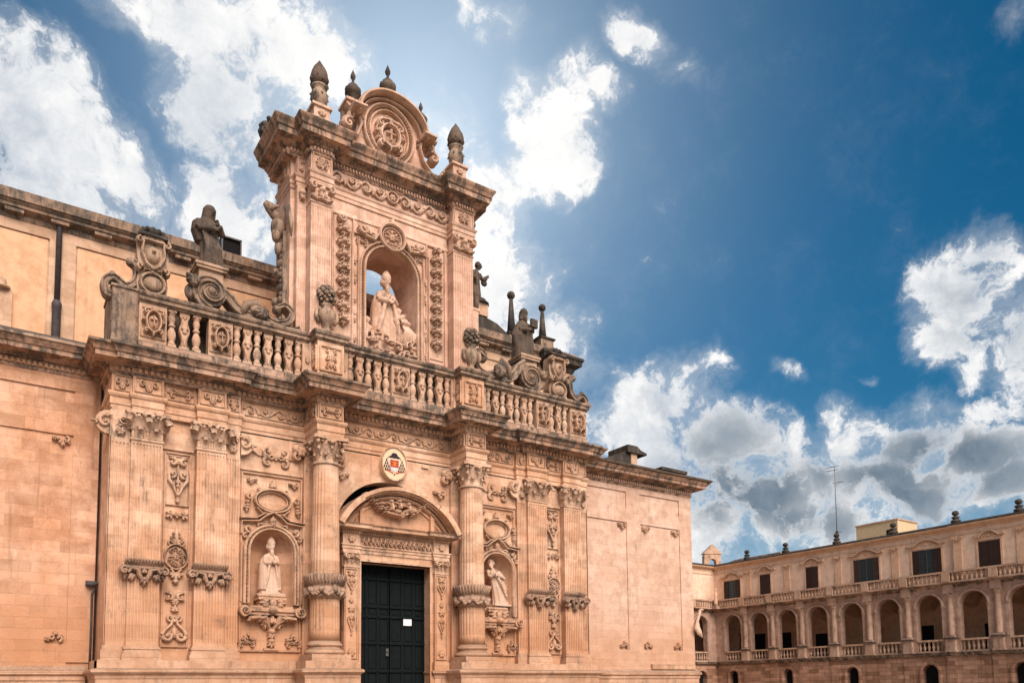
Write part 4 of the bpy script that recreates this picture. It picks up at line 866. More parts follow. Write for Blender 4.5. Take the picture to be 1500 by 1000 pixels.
# end pier with cornice, obelisks, gable and chimney at the right end of the nave
q = MB(); q.box(25.0, 26.7, CY-.35, CY, 13, 19.0); 
cpart('end_pier', q, S_CLER, NAVE)
q = MB(); q.sweep([(24.9, CY), (24.9, CY-.35), (26.7, CY-.35), (26.7, CY+2)], [(-.3, 18.9), (.02, 18.9), (.1, 19.05), (.12, 19.2), (.4, 19.3), (.42, 19.5), (.5, 19.6), (.5, 19.72), (-.3, 19.8)]); cpart('pier_cornice', q, S_DARK, NAVE)
def obelisk(x, y, z, h, s, label):
    t = thing('obelisk', label, 'obelisk', (x, y, z), 'ball topped obelisks on the nave roof')
    q = MB(); q.box(-.5*s, .5*s, -.5*s, .5*s, -.2, .75*s); obj('pedestal', q, S_WEA, t)
    q = MB(); q.box(-.6*s, .6*s, -.6*s, .6*s, .75*s, .84*s); q.add([(-.62*s,-.62*s,.84*s),(.62*s,-.62*s,.84*s),(.62*s,.62*s,.84*s),(-.62*s,.62*s,.84*s),(-.3*s,-.3*s,1.0*s),(.3*s,-.3*s,1.0*s),(.3*s,.3*s,1.0*s),(-.3*s,.3*s,1.0*s)], [(0,1,5,4),(1,2,6,5),(2,3,7,6),(3,0,4,7),(4,5,6,7)]); obj('cap', q, S_DARK, t)
    q = MB(); q.lathe(0, 0, [(.26*s, 0), (.1*s, h)], 10, z0=.98*s); obj('shaft', q, S_DARK, t)
    q = MB(); q.ball((0, 0, .98*s+h+.12), .24*s, 12, 8); obj('ball', q, S_DARK, t)
obelisk(24.95, 8, 21.1, 2.25, 1.0, 'ball topped obelisk further back, left of the hooded right statue')
obelisk(24.95, CY, 19.85, 1.62, .85, 'ball topped obelisk on the nave end pier, right of the statue')
q = MB(); q.prism([(21.0, 19.9), (26.0, 19.9), (25.6, 20.5), (24.6, 21.15), (23.3, 21.9), (22.0, 22.2), (21.0, 22.3)], 7.0, 7.6); cpart('gable_parapet', q, S_DARK, NAVE)
t = thing('chimney', 'squat chimney with domed dark cap behind the right side figure', 'chimney', (22.3, 7.3, 22.1))
q = MB(); q.box(-.36, .36, -.36, .36, 0, .75); obj('stack', q, S_CLER, t); q = MB(); q.lathe(0, 0, [(.55, .7), (.56, .78), (.45, .8), (.38, 1.0), (.2, 1.12), (.01, 1.15)], 14); obj('cap', q, S_DARK, t)

# ------------------------------------------------------------------ balustrade
BY = -.42; Z0 = 13.08
BAL = cpart('balustrade', (lambda q: q.sweep([(4.0, BY), (9.98, BY), (9.98, -.95), (11.06, -.95), (11.06, BY), (16.22, BY), (16.22, -.95), (17.36, -.95), (17.36, BY), (23.35, BY)], [(-.42, Z0-.2), (.1, Z0-.2), (.1, Z0+.1), (.04, Z0+.18), (-.38, Z0+.2), (-.42, Z0+.1)]))(MB()), S_CORN)
q = MB(); q.sweep([(4.0, BY), (9.98, BY), (9.98, -.92), (11.06, -.92), (11.06, BY), (16.22, BY), (16.22, -.92), (17.36, -.92), (17.36, BY), (23.4, BY), (23.4, .6)], [(-.36, 14.59), (.0, 14.59), (.03, 14.63), (.1, 14.66), (.1, 14.77), (.15, 14.8), (.18, 14.87), (.18, 14.92), (.12, 14.95), (-.4, 14.98), (-.42, 14.59)])
cpart('rail', q, S_WEA, BAL)
ZB = Z0+.17; HB = 14.60-ZB
rb = MB(); k_ = HB
rb.box(-.15, .15, -.15, .15, 0, .09*k_); rb.lathe(0, 0, [(.12, .09), (.145, .11), (.145, .15), (.1, .17), (.105, .2), (.15, .28), (.165, .36), (.14, .45), (.095, .52), (.085, .56), (.13, .57), (.135, .61), (.09, .63), (.085, .66), (.12, .72), (.135, .78), (.115, .85), (.1, .88), (.14, .9), (.14, .93)], 14, sc_=1.0)
rb.v = [(x, y, z if i < 8 else z*k_) for i, (x, y, z) in enumerate(rb.v)]; rb.box(-.15, .15, -.15, .15, .93*k_, k_)
fbm = MB(); hp = [(.19, 0), (.19, .1), (.12, .14), (.1, .22), (.12, .33), (.19, .46), (.2, .56), (.17, .64), (.13, .7), (.13, .8), (.19, .88), (.19, 1.0)]
fbm.prism([(x, z*k_) for x, z in hp]+[(-x, z*k_) for x, z in reversed(hp)], -.1, .1)
T = front(0, -.1, 0); palmette(fbm, T, 0, .45*k_, pi/2, .18, 5, .035, 2.0); cscroll(fbm, T, .08, .55*k_, .06, 0, 1.0, .018, .035, False); cscroll(fbm, T, -.08, .55*k_, .06, pi, -1.0, .018, .035, False); rosette(fbm, T, 0, .88*k_, .1, .03, 4); petal(fbm, T, 0, .12*k_, pi/2, .3, .04, .03)
orib(fbm, T, [(x-.03, z*k_) for x, z in hp[1:-1]], .012, .02); orib(fbm, T, [(-x+.03, z*k_) for x, z in hp[1:-1]], .012, .02)
rb.v = [(x*.88, y*.88, z) for x, y, z in rb.v]; fbm.v = [(x*.84, y, z) for x, y, z in fbm.v]
fR = fF = None
for i, (xs, first) in enumerate((((5.06, 5.46, 5.86), 'r'), ((7.24, 7.6, 7.96, 8.34, 8.72, 9.1, 9.47), 'r'), ((11.55, 11.93, 12.31, 12.7, 13.07), 'r'), ((14.27, 14.68, 15.08, 15.5, 15.88), 'r'), ((17.93, 18.31, 18.7, 19.08, 19.46, 19.84, 20.2), 'r'), ((21.4, 21.8, 22.18), 'r'))):
    for j, x in enumerate(xs):
        rd = (j % 2 == 0)
        src = fR if rd else fF
        if src is None:
            o = cpart('baluster' if rd else 'flat_baluster', rb if rd else fbm, S_BAL, BAL, (x, BY+.17, ZB))
            if rd: fR = o
            else: fF = o
        else: copy_of(src, BAL, (x, BY+.17, ZB))
q = MB(); q.box(4.1, 9.9, .5, .62, 13.0, 15.1); q.box(17.5, 23.2, .5, .62, 13.0, 15.1); q.box(11.1, 16.2, -.02, .0, 13.0, 14.5); cpart('gap_backing', q, S_SOOT, BAL)  # dark sheets added behind the balusters so the gaps read dark
for x0, x1, kd in ((4.02, 4.88, 'h'), (6.24, 7.06, 'c'), (13.27, 14.07, 'c'), (20.48, 21.2, 'h'), (22.42, 23.38, 'h'), (9.6, 9.98, 'n'), (11.06, 11.4, 'n'), (16.02, 16.22, 'n'), (17.36, 17.75, 'n')):
    q = MB(); q.box(x0, x1, BY+.02, BY+.4, ZB-.02, 14.6); T = front((x0+x1)/2, BY+.02, (ZB+14.6)/2); w = (x1-x0)/2
    if kd != 'n': frame(q, T, -w+.06, w-.06, -.5, .5, .025, .03); cartouche(q, T, 0, .02, w*.85, .52, .14)
    else: palmette(q, T, 0, 0, pi/2, w*.9, 5, .05); palmette(q, T, 0, 0, -pi/2, w*.9, 5, .05)
    if x1 > 23: q.box(23.3, 23.38, BY+.3, .7, ZB, 14.6)
    cpart('panel', q, S_BAL, BAL)
for x0, x1 in ((10.0, 11.04), (16.24, 17.34)):
    q = MB(); q.box(x0, x1, -.9, BY+.3, Z0-.1, 14.6); q.box(x0-.04, x1+.04, -.94, BY+.3, Z0-.1, Z0+.14)
    for T, L in ((front((x0+x1)/2, -.9, (ZB+14.6)/2), .42), (leftside(x0, -.62, (ZB+14.6)/2), .22)):
        frame(q, T, -L, L, -.48, .46, .03, .04)
        for v in (-.3, 0, .3): pair(q, T, 0, v, .1 if L > .3 else .06, pi/2, 1.0, .022, .05, L*.42, False)
        palmette(q, T, 0, .1, pi/2, .26, 5, .05); palmette(q, T, 0, -.1, -pi/2, .26, 5, .05); rosette(q, T, 0, 0, .12, .06)
    cpart('pedestal', q, S_MAIN, BAL)
q = MB(); q.box(3.22, 4.1, BY+.25, 1.7, 13.0, 15.02); q.box(3.18, 4.15, BY+.2, 1.75, 15.02, 15.1); cpart('end_pier', q, S_WEA, BAL)
q = MB()
for x, y in ((5.75, -.35), (5.8, -.42), (5.7, -.4), (9.0, -.35), (9.08, -.3)):
    for k in range(6): a = rnd.uniform(0, 6.28); q.tube([(x, y, Z0+.1), (x+.06*math.cos(a), y+.06*math.sin(a), Z0+.2), (x+.13*math.cos(a), y+.13*math.sin(a), Z0+.2)], [.012, .02, .004], 4, .3)
o = obj('weeds', q, M_PLANT); o['kind'] = 'stuff'

# ------------------------------------------------------------------ gable tower over the centre

q = MB(); TX0, TX1 = 9.3, 17.32
q.box(TX0, 10.75, .32, 1.9, 12.95, 21.1); q.box(16.05, TX1, .32, 1.9, 12.95, 21.1)
q.box(9.46, 10.75, .05, .35, 12.95, 21.1); q.box(16.05, 17.24, .05, .35, 12.95, 21.1)
arched_wall(q, 10.75, 16.05, 12.95, 21.1, 0, 1.9, 13.42, 1.14, 15.5, 18.45, 32)
q.box(TX0+.02, TX1-.02, .35, 1.88, 21.1, 23.0); q.box(9.84, 10.66, -.45, .4, 20.9, 22.9); q.box(16.12, 17.1, -.45, .4, 20.9, 22.9); q.box(9.5, 17.2, .1, .4, 21, 22.9); q.box(10.6, 16.2, .02, .2, 21.0, 22.9)
TW = cpart('gable_tower', q, S_UP)
TP = [(TX0, 1.9), (TX0, .3), (9.46, .3), (9.46, .05), (9.82, .05), (9.82, -.5), (10.68, -.5), (10.68, -.03), (16.08, -.03), (16.08, -.5), (17.13, -.5), (17.13, .05), (17.24, .05), (17.24, .3), (TX1, .3), (TX1, 1.9)]
TC = [(TX0-.22, 2.1), (TX0-.22, .05), (9.82, .05), (9.82, -.5), (10.68, -.5), (10.68, -.03), (16.08, -.03), (16.08, -.5), (17.13, -.5), (17.13, .05), (TX1-.05, .05), (TX1-.05, 1.9)]
q = MB(); q.sweep(TP, [(-.1, 20.96), (.02, 20.96), (.02, 21.1), (.05, 21.12), (.05, 21.28), (.1, 21.34), (.12, 21.4), (.0, 21.42), (-.1, 21.42)]); q.sweep(TP, [(-.1, 21.42), (.0, 21.42), (0, 22.15), (-.1, 22.15)])
q.sweep([(10.68, .0), (16.08, .0)], [(-.05, 20.35), (.04, 20.36), (.04, 20.42), (.02, 20.5), (-.05, 20.5)]); cpart('entablature', q, S_UP, TW)
q = MB(); q.sweep(TC, [(-.3, 22.1), (.03, 22.1), (.06, 22.18), (.04, 22.2), (.04, 22.36), (.16, 22.38), (.2, 22.44), (.26, 22.47), (.28, 22.52), (.52, 22.56), (.53, 22.78), (.58, 22.8), (.62, 22.9), (.69, 23.0), (.72, 23.06), (.72, 23.1), (-.6, 23.2)]); TCN = cpart('cornice', q, S_CORN, TW)
q = MB(); q.dentils(TC, .04, .1, 22.22, 22.34, .07, .06); cpart('dentil_band', q, S_UP, TCN)
q = MB(); q.box(TX0-.1, TX1+.1, -.1, 2.4, 23.05, 23.25); q.box(9.5, 17.1, .0, 2.2, 23.2, 23.35); cpart('roof_slab', q, S_WEA, TW)
q = MB()
for x0, x1, y, k in ((9.9, 10.62, -.5, 'x'), (16.14, 17.08, -.5, 'x'), (9.5, 9.8, .05, 's')):
    T = front((x0+x1)/2, y, 21.79); w = (x1-x0)/2; frame(q, T, -w, w, -.33, .33, .025, .04)
    if k == 'x':
        for a in (0, pi/2, pi, 3*pi/2): cscroll(q, T, .15*math.cos(a+.8), .14*math.sin(a+.8), .11, a, 1.1, .025, .07, False); palmette(q, T, .1*math.cos(a), .1*math.sin(a), a, .18, 3, .06, 1.4)
        rosette(q, T, 0, 0, .1, .08, 5)
    else: cscroll(q, T, 0, .14, .09, 0, 1.1, .02, .05, False); cscroll(q, T, 0, -.14, .09, pi, 1.1, .02, .05, False)
T = leftside(TX0, 1.1, 21.79); frame(q, T, -.6, .6, -.33, .33, .025, .04); xmotif(q, T, 0, 0, .45, .26, .06)
rinceau(q, front(10.75, -.03, 21.44), 2.4, .7, .09, .055, 4); rinceau(q, front(13.7, -.03, 21.44), 2.35, .7, .09, .055, 4); T = front(13.42, -.03, 21.78); orib(q, T, spiral(0, 0, .24, .235, 0, 1.0, 16), .035, .1); rosette(q, T, 0, 0, .17, .1)
cpart('frieze_relief', q, S_UPC, TW)
# upper pilasters
for x0, x1, yf, nf in ((9.85, 10.67, -.45, 8), (16.12, 17.1, -.45, 8)):
    q = MB(); fluted(q, x0, x1, yf, .1, 13.6, 20.22, nf, .5, .025); q.box(x0-.06, x1+.06, yf-.06, .1, 13.3, 13.6); q.box(x0-.03, x1+.03, yf-.03, .1, 20.2, 20.26); p = cpart('pilaster', q, S_UP, TW)
    q = MB(); cx = (x0+x1)/2; w = x1-x0; q.box(x0, x1, yf, .1, 20.26, 20.96)
    for s in (-1, 1): 
        T = front(cx, yf, 20.62); cscroll(q, T, s*w*.42, .12, .16, pi/2, -s*1.1, .05, .16, False); palmette(q, T, s*w*.3, -.1, -pi/2, .24, 4, .1, 1.6); q.ball((cx+s*w*.5, yf-.08, 20.74), (.1, .1, .12), 8, 6)
    T = front(cx, yf, 20.62); dome(q, T, 0, .08, .14, .2, 8, .16); palmette(q, T, 0, -.06, -pi/2, .28, 5, .14, 2.4); orib(q, T, [(-w*.5, -.2), (-w*.25, -.3), (0, -.22), (w*.25, -.3), (w*.5, -.2)], .05, .1)
    q.box(x0-.1, x1+.1, yf-.1, .1, 20.9, 20.97); cpart('capital', q, S_UPC, p)
for x0, x1 in ((9.47, 9.82), (17.11, 17.24)):
    q = MB(); fluted(q, x0, x1, .0, .1, 13.3, 20.22, 4, .5, .02); p = cpart('pilaster', q, S_UP, TW)
    q = MB(); q.box(x0, x1, .0, .1, 20.22, 20.96); T = front((x0+x1)/2, 0, 20.6); dome(q, T, 0, .05, .15, .15, 8); palmette(q, T, 0, -.05, -pi/2, .25, 4, .1, 2.0); cpart('capital', q, S_UPC, p)
# strings of fruit and masks beside the niche
for cx in (11.3, 15.48):
    q = MB(); T = front(cx, 0, 0); q.box(cx-.36, cx+.36, -.04, .02, 15.4, 20.2) if cx > 12 else q.box(cx-.36, cx+.36, -.04, .02, 15.4, 20.3)
    T = front(cx, -.04, 0); rr = random.Random(9); cscroll(q, T, .05*(1 if cx > 12 else -1), 20.12, .16, pi, 1.2 if cx < 12 else -1.2, .05, .16)
    for k in range(8):
        z = 19.7-k*.52
        dome(q, T, 0, z, .13, .24, 8, .14); 
        for s in (-1, 1):
            dome(q, T, s*.16, z+.09, .075, .16, 6); dome(q, T, s*.18, z-.06, .085, .17, 6); palmette(q, T, s*.1, z-.02, 0 if s > 0 else pi, .2, 3, .12, 1.6); dome(q, T, s*.08, z-.17, .06, .14, 6); dome(q, T, s*.07, z+.2, .055, .13, 6)
        palmette(q, T, 0, z-.1, -pi/2, .22, 3, .12, 1.0); orib(q, T, [(0, z+.3), (0, z-.3)], .04, .09)
    cpart('fruit_string', q, S_UPC, TW)
    q = MB(); sx = -1 if cx > 12 else 1
    frame(q, front(cx, 0, 0), -.44, .44, 15.2, 20.32, .03, .06); cpart('string_frame', q, S_UP, TW)
q = MB(); T = front(13.42, 0, 0)
def ar(rr, w, h): orib(q, T, [(rr, 14.9), (rr, 17.5)]+arch_pts(0, 18.45, rr, 22)+[(-rr, 17.5), (-rr, 14.9)], w, h)
ar(1.19, .05, .1); ar(1.37, .045, .08)
for i in range(90):
    t = i/89; 
    if t < .33: p = (1.28, 14.9+3.55*t/.33)
    elif t > .67: p = (-1.28, 14.9+3.55*(1-t)/.33)
    else: a = pi*(t-.33)/.34; p = (1.28*math.cos(a), 18.45+1.28*math.sin(a))
    dome(q, T, p[0], p[1], .028, .09, 5)
for s in (-1, 1):
    orib(q, T, [(s*1.46, 14.9), (s*1.46, 19.55)], .035, .08); orib(q, T, [(s*1.72, 14.9), (s*1.72, 19.75), (s*1.2, 19.8)], .035, .07)
    for z in (15.4, 16.2, 16.4, 17.0, 17.8, 18.0, 18.6): palmette(q, T, s*1.59, z, pi/2, .22, 3, .05, 1.0); dome(q, T, s*1.59, z-.05, .06, .06, 6)
    xmotif(q, T, s*1.3, 19.5, .24, .2, .06); cscroll(q, T, s*1.32, 19.98, .22, pi if s > 0 else 0, -s*1.2 if False else s*1.1, .075, .16); cscroll(q, T, s*.85, 19.85, .15, 0 if s > 0 else pi, s*1.1, .05, .13); orib(q, T, [(s*1.5, 20.05), (s*1.15, 19.75), (s*.8, 19.7), (s*.62, 20.0)], [.05, .08, .07, .05], .14)
orib(q, T, spiral(0, 20.06, .56, .559, 0, 1.0, 28), .06, .14); orib(q, T, spiral(0, 20.06, .42, .419, 0, 1.0, 24), .03, .08); rosette(q, T, 0, 20.06, .17, .1, 6)
for k in range(8): a = k*pi/4; petal(q, T, .18*math.cos(a), 20.06+.18*math.sin(a), a, .17, .045, .08); dome(q, T, .33*math.cos(a+.39), 20.06+.33*math.sin(a+.39), .045, .08, 5)
palmette(q, T, 0, 20.6, pi/2, .3, 5, .14, 1.8); dome(q, T, 0, 20.62, .09, .18)
cpart('niche_surround', q, S_UPC, TW)
# carved clouds under the bishop
q = MB(); q.box(12.3, 14.54, -.02, 1.2, 14.9, 15.62); rr = random.Random(4)
for k in range(70): q.ball((rr.uniform(12.35, 14.5), rr.uniform(-.12, .3), rr.uniform(14.95, 15.72)), (rr.uniform(.1, .22), rr.uniform(.1, .18), rr.uniform(.06, .13)), 8, 5)
T = front(13.42, -.2, 15.3)
for k in range(9): cscroll(q, T, rr.uniform(-.9, .9), rr.uniform(-.3, .35), rr.uniform(.12, .2), rr.uniform(0, 6), rr.choice((-1, 1))*1.1, .045, .12, False)
cpart('cloud_base', q, S_UPC, TW)
# attic crowning: curved pediment with medallion
AX, AZ, AR = 13.3, 24.72, 1.3
pts = [(10.95, 23.1), (15.75, 23.1), (15.4, 23.35), (15.0, 23.75), (14.82, 24.1), (14.8, 24.5), (14.98, 24.7)]+[(AX+1.56*math.cos(a), AZ+AR*math.sin(a)) for a in [pi*i/20 for i in range(1, 20)]]+[(11.65, 24.7), (11.85, 24.5), (11.82, 24.1), (11.7, 23.75), (11.3, 23.35)]
q = MB(); q.prism(pts, -.12, .75); ATT = cpart('attic_pediment', q, S_UP, TW)
q = MB(); T = front(AX, -.12, 0)
orib(q, T, [(1.52*math.cos(a), AZ+(AR-.04)*math.sin(a)) for a in [pi*(-.03)+pi*1.06*i/26 for i in range(27)]], .1, .34); orib(q, T, [(1.34*math.cos(a), AZ+(AR-.22)*math.sin(a)) for a in [pi*i/26 for i in range(27)]], .05, .16)
q2 = MB()
for s in (-1, 1):
    orib(q, T, [(s*1.86, 24.72), (s*1.55, 24.74), (s*1.3, 24.74)], .1, .42); orib(q, T, [(s*1.4, 24.6), (s*1.33, 24.3), (s*1.5, 23.8), (s*1.85, 23.42), (s*2.3, 23.25)], [.07, .06, .06, .07, .08], .14)
    for z in (24.65, 24.45): rosette(q, T, s*1.27, z, .08, .09, 5)
    cscroll(q, front(13.36, .1, 0), s*1.92, 24.15, .24, pi/2, -s*1.1, .1, .26); cscroll(q, front(13.36, .1, 0), s*1.78, 24.55, .18, -pi/2, s*1.1, .08, .26); orib(q, front(13.36, .1, 0), [(s*1.5, 24.7), (s*1.85, 24.8), (s*2.05, 24.95)], .08, .26); cscroll(q, front(13.36, .1, 0), s*2.35, 23.55, .18, pi/2, -s*1.0, .08, .26, False)
cpart('scroll_frame', q, S_UPC, ATT)
q = MB(); cz = 24.4; T = front(AX-.08, -.12, 0)
orib(q, T, [(1.1*math.cos(a), cz+1.24*math.sin(a)) for a in [2*pi*i/36 for i in range(37)]], .06, .12); orib(q, T, [(.86*math.cos(a), cz+1.0*math.sin(a)) for a in [2*pi*i/36 for i in range(37)]], .04, .1)
for i in range(60): a = 2*pi*i/60; dome(q, T, .98*math.cos(a), cz+1.12*math.sin(a), .035, .13, 5)
cartouche(q, T, 0, cz-.14, .68, .68, .2); [cscroll(q, T, .5*math.cos(k*.9), cz+.55*math.sin(k*.9), .14, k, 1.1, .04, .16, False) for k in range(7)]; dome(q, T, 0, cz+.55, .25, .2, 10, .11); orib(q, T, [(-.42, cz+.45), (0, cz+.5), (.42, cz+.45)], .06, .2)
for s in (-1, 1):
    for row in range(4):
        for k in range(2): petal(q, T, s*(.48+.1*k), cz+.3-row*.2, -pi/2, .16, .04, .14)
    orib(q, T, [(s*.3, cz+.5), (s*.55, cz+.35), (s*.6, cz-.1), (s*.45, cz-.5), (s*.2, cz-.65)], .035, .14)
cpart('medallion', q, S_UPC, ATT)
# carved angel and garlands on the left edge, and the bare left flank
q = MB(); T = leftside(TX0, .0, 0)
orib(q, T, [(-.62, 15.2), (-.62, 19.3)], .05, .1); orib(q, T, [(-1.5, 15.2), (-1.5, 19.3)], .05, .08)
for k in range(7):
    z = 15.7+k*.5; q.ball((TX0-.08, 1.1, z), (.16, .3, .2), 8, 6); q.ball((TX0-.1, .95, z+.22), (.1, .13, .12), 7, 5)
for z in (17.9, 16.7, 15.9): q.ball((TX0-.2, 1.3, z), (.17, .22, .2), 8, 6)
q.ball((TX0-.25, .95, 19.55), (.3, .3, .42), 10, 8); q.ball((TX0-.35, .9, 19.2), (.18, .2, .3), 8, 6); q.ball((TX0-.22, 1.0, 18.75), (.16, .2, .3), 8, 6)
q.tube([(TX0-.2, .9, 19.7), (TX0-.4, .95, 20.05), (TX0-.62, .95, 20.3), (TX0-.8, .95, 20.42)], [.14, .2, .2, .1], 10)
q.tube([(TX0-.55, .8, 20.1), (TX0-.5, .75, 20.25), (TX0-.3, .7, 20.3)], [.08, .1, .05], 8)
for k in range(6): q.tube([(TX0-.1, .75-.12*k, 20.35-.05*k), (TX0-.04, .55-.1*k, 20.0-.12*k), (TX0-.03, .35-.06*k, 19.55-.14*k)], [.05, .09, .03], 6)
cpart('edge_carving', q, S_WEA, TW)

# ------------------------------------------------------------------ finials on the crown
def cone_finial(x, label):
    t = thing('cone_finial', label, 'finial', (x, -.4, 23.3), 'leafy cone finials on the gable corners')
    q = MB(); q.box(-.42, .42, -.42, .42, 0, .14); q.box(-.32, .32, -.32, .32, .14, .62); q.box(-.4, .4, -.4, .4, .62, .72); q.box(-.3, .3, -.3, .3, .72, .78); rosette(q, front(0, -.32, .38), 0, 0, .16, .06); obj('pedestal', q, S_UPC, t)
    q = MB(); q.lathe(0, 0, [(.2, .76), (.16, .84), (.3, .98), (.34, 1.2), (.3, 1.42), (.22, 1.52), (.3, 1.6), (.33, 1.66), (.24, 1.72)], 16)
    for k in range(8): a = 2*pi*k/8; acanthus(q, (.2*math.cos(a), .2*math.sin(a), .95), (math.cos(a), math.sin(a), 0), (0, 0, 1), .22, .34, .18)
    obj('vase', q, S_WEA, t)
    q = MB(); q.lathe(0, 0, [(.24, 1.7), (.33, 1.85), (.36, 2.0), (.31, 2.25), (.2, 2.48), (.07, 2.68), (.0, 2.8)], 14, mod=lambda a, z: 1+.07*math.cos(a*7+z*9)); 
    for k in range(30): a = k*2.4; z = 1.8+.75*k/30; r = .33*(1-((k/30)**2)*.75); q.ball((r*math.cos(a), r*math.sin(a), z), (.06, .06, .09), 6, 4)
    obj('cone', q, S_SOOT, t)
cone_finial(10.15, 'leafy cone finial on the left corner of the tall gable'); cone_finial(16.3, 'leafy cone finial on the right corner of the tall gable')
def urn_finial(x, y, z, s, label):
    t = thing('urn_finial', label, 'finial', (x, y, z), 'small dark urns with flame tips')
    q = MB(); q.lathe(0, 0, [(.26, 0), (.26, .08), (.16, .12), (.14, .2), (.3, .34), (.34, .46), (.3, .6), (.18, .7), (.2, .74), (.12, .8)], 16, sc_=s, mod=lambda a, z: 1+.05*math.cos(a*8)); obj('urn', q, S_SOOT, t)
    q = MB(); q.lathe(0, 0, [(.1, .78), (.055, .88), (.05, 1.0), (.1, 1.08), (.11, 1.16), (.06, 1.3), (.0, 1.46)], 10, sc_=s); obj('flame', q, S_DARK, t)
urn_finial(11.75, .1, 25.35, 1.0, 'dark flame tipped urn left of the curved top of the gable')
urn_finial(13.25, .0, 26.12, 1.05, 'topmost dark flame tipped urn crowning the curved gable')
urn_finial(14.8, .0, 25.45, .85, 'small dark flame tipped urn on the right shoulder of the gable')
q = MB(); q.box(11.45, 12.0, -.06, .7, 24.6, 25.3); q.box(11.38, 12.1, -.16, .75, 25.26, 25.36); cpart('urn_plinth', q, S_UP, ATT)
q = MB(); q.box(14.5, 15.05, -.1, .7, 24.5, 25.47); cpart('urn_plinth', q, S_UP, ATT)
q = MB(); q.lathe(0, 0, [(.22, 0), (.28, .1), (.2, .2), (.34, .45), (.36, .65), (.25, .8), (.3, .9), (.05, 1.0)], 12); rr = random.Random(2)
for k in range(14): a = rr.uniform(0, 6.3); q.ball((.28*math.cos(a), .28*math.sin(a), rr.uniform(.4, 1.0)), .11, 6, 4)
tag(obj('leafy_urn', q, S_DARK, None, (8.75, 1.5, 23.1)), 'squat blackened leafy urn at the far left end of the top cornice', 'urn')
q = MB(); q.ball((0, 0, 0), (.2, .2, .3), 8, 6); q.ball((.1, -.05, .25), .14, 8, 5); cpart('corner_mask', q, S_WEA, TW, (17.95, 1.1, 22.55))
q = MB()
for k, x in enumerate((9.6, 17.1)): q.lathe(x, .2, [(.2, 0), (.24, .12), (.1, .2), (.05, .34)], 10, z0=23.15)
cpart('crest_knobs', q, S_WEA, TW)

# ================================================================== SCULPTURE
def loft(mb, rows, n=28, fold=0.0, k=9, ph=0.0, a0=0.0, a1=2*pi):
    """rows: (cx, cy, z, rx, ry, foldscale)"""
    vs = []; full = abs(a1-a0-2*pi) < 1e-6
    for cx, cy, z, rx, ry, fs_ in rows:
        for i in range(n):
            a = a0+(a1-a0)*i/(n if full else n-1); f = 1+fold*fs_*(math.sin(k*a+ph+z*1.3)+.5*math.sin((k*2-3)*a+ph*2))
            vs.append((cx+rx*f*math.cos(a), cy+ry*f*math.sin(a), z))
    L = len(rows); fs = [(j*n+i, j*n+(i+1) % n, (j+1)*n+(i+1) % n, (j+1)*n+i) for j in range(L-1) for i in range(n)]
    fs += [tuple(range(n-1, -1, -1)), tuple(range((L-1)*n, L*n))]
    return mb.add(vs, fs, True)
def hand(mb, p, d, s=1.0, palm=(0, -1, 0)):
    p = Vector(p); d = Vector(d).normalized(); u = d.cross(Vector(palm)); u = (u if u.length > .1 else Vector((1, 0, 0))).normalized(); f = Vector(palm).normalized()
    mb.ball(tuple(p+d*.04*s), (.045*s, .045*s, .05*s), 8, 6)
    for i in range(4):
        o = u*((i-1.5)*.024*s); L = (.075, .09, .085, .065)[i]*s
        mb.tube([tuple(p+d*.05*s+o), tuple(p+d*(.05*s+L*.6)+o*1.1), tuple(p+d*(.05*s+L)+o*1.15+f*.02*s)], [.015*s, .014*s, .01*s], 5)
    mb.tube([tuple(p+d*.02*s-u*.035*s), tuple(p+d*.06*s-u*.07*s+f*.01)], [.016*s, .011*s], 5)
def head(mb, c, s=1.0, turn=0.0, tilt=0.0, beard=False, mitre=False, hood=False, hair=False):
    m_ = MB(); m_.ball((0, 0, 0), (.105, .12, .15), 14, 10); m_.ball((0, -.02, -.09), (.075, .085, .075), 10, 7)
    m_.tube([(0, -.11, .035), (0, -.15, -.02), (0, -.12, -.035)], [.014, .024, .012], 6)
    for q in (-1, 1): m_.ball((q*.043, -.105, .03), (.022, .016, .014), 6, 4); m_.tube([(q*.015, -.118, .055), (q*.06, -.105, .06)], .011, 5); m_.ball((q*.107, .0, .0), (.015, .03, .04), 6, 5)
    m_.tube([(-.03, -.112, -.07), (0, -.122, -.068), (.03, -.112, -.07)], .011, 5)
    if beard: m_.ball((0, -.075, -.15), (.075, .06, .11), 9, 7); m_.ball((.01, -.1, -.22), (.04, .035, .07), 7, 5)
    if hair or beard: 
        for k in range(12): a = pi*k/11; m_.ball((.1*math.cos(a), .05+.06*math.sin(a), .02), (.045, .05, .09), 6, 5)
        m_.ball((0, .03, .07), (.115, .115, .1), 10, 7)
    if mitre: 
        n = 12; rows = [(0, .01, .06, .118, .125, 0), (0, .01, .14, .13, .13, 0), (0, .01, .22, .125, .1, 0), (0, .01, .29, .08, .06, 0), (0, .01, .34, .02, .02, 0)]
        loft(m_, rows, 14)
    if hood: loft(m_, [(0, .05, -.2, .16, .13, 0), (0, .04, -.05, .145, .15, 0), (0, .03, .08, .14, .15, 0), (0, .03, .17, .09, .1, 0), (0, .03, .2, .02, .03, 0)], 14)
    M = Matrix.Translation(Vector(c)) @ Euler((tilt, 0, turn)).to_matrix().to_4x4() @ Matrix.Scale(s, 4)
    m_.v = [tuple(M @ Vector(p)) for p in m_.v]; mb.add(m_.v, m_.f, True)
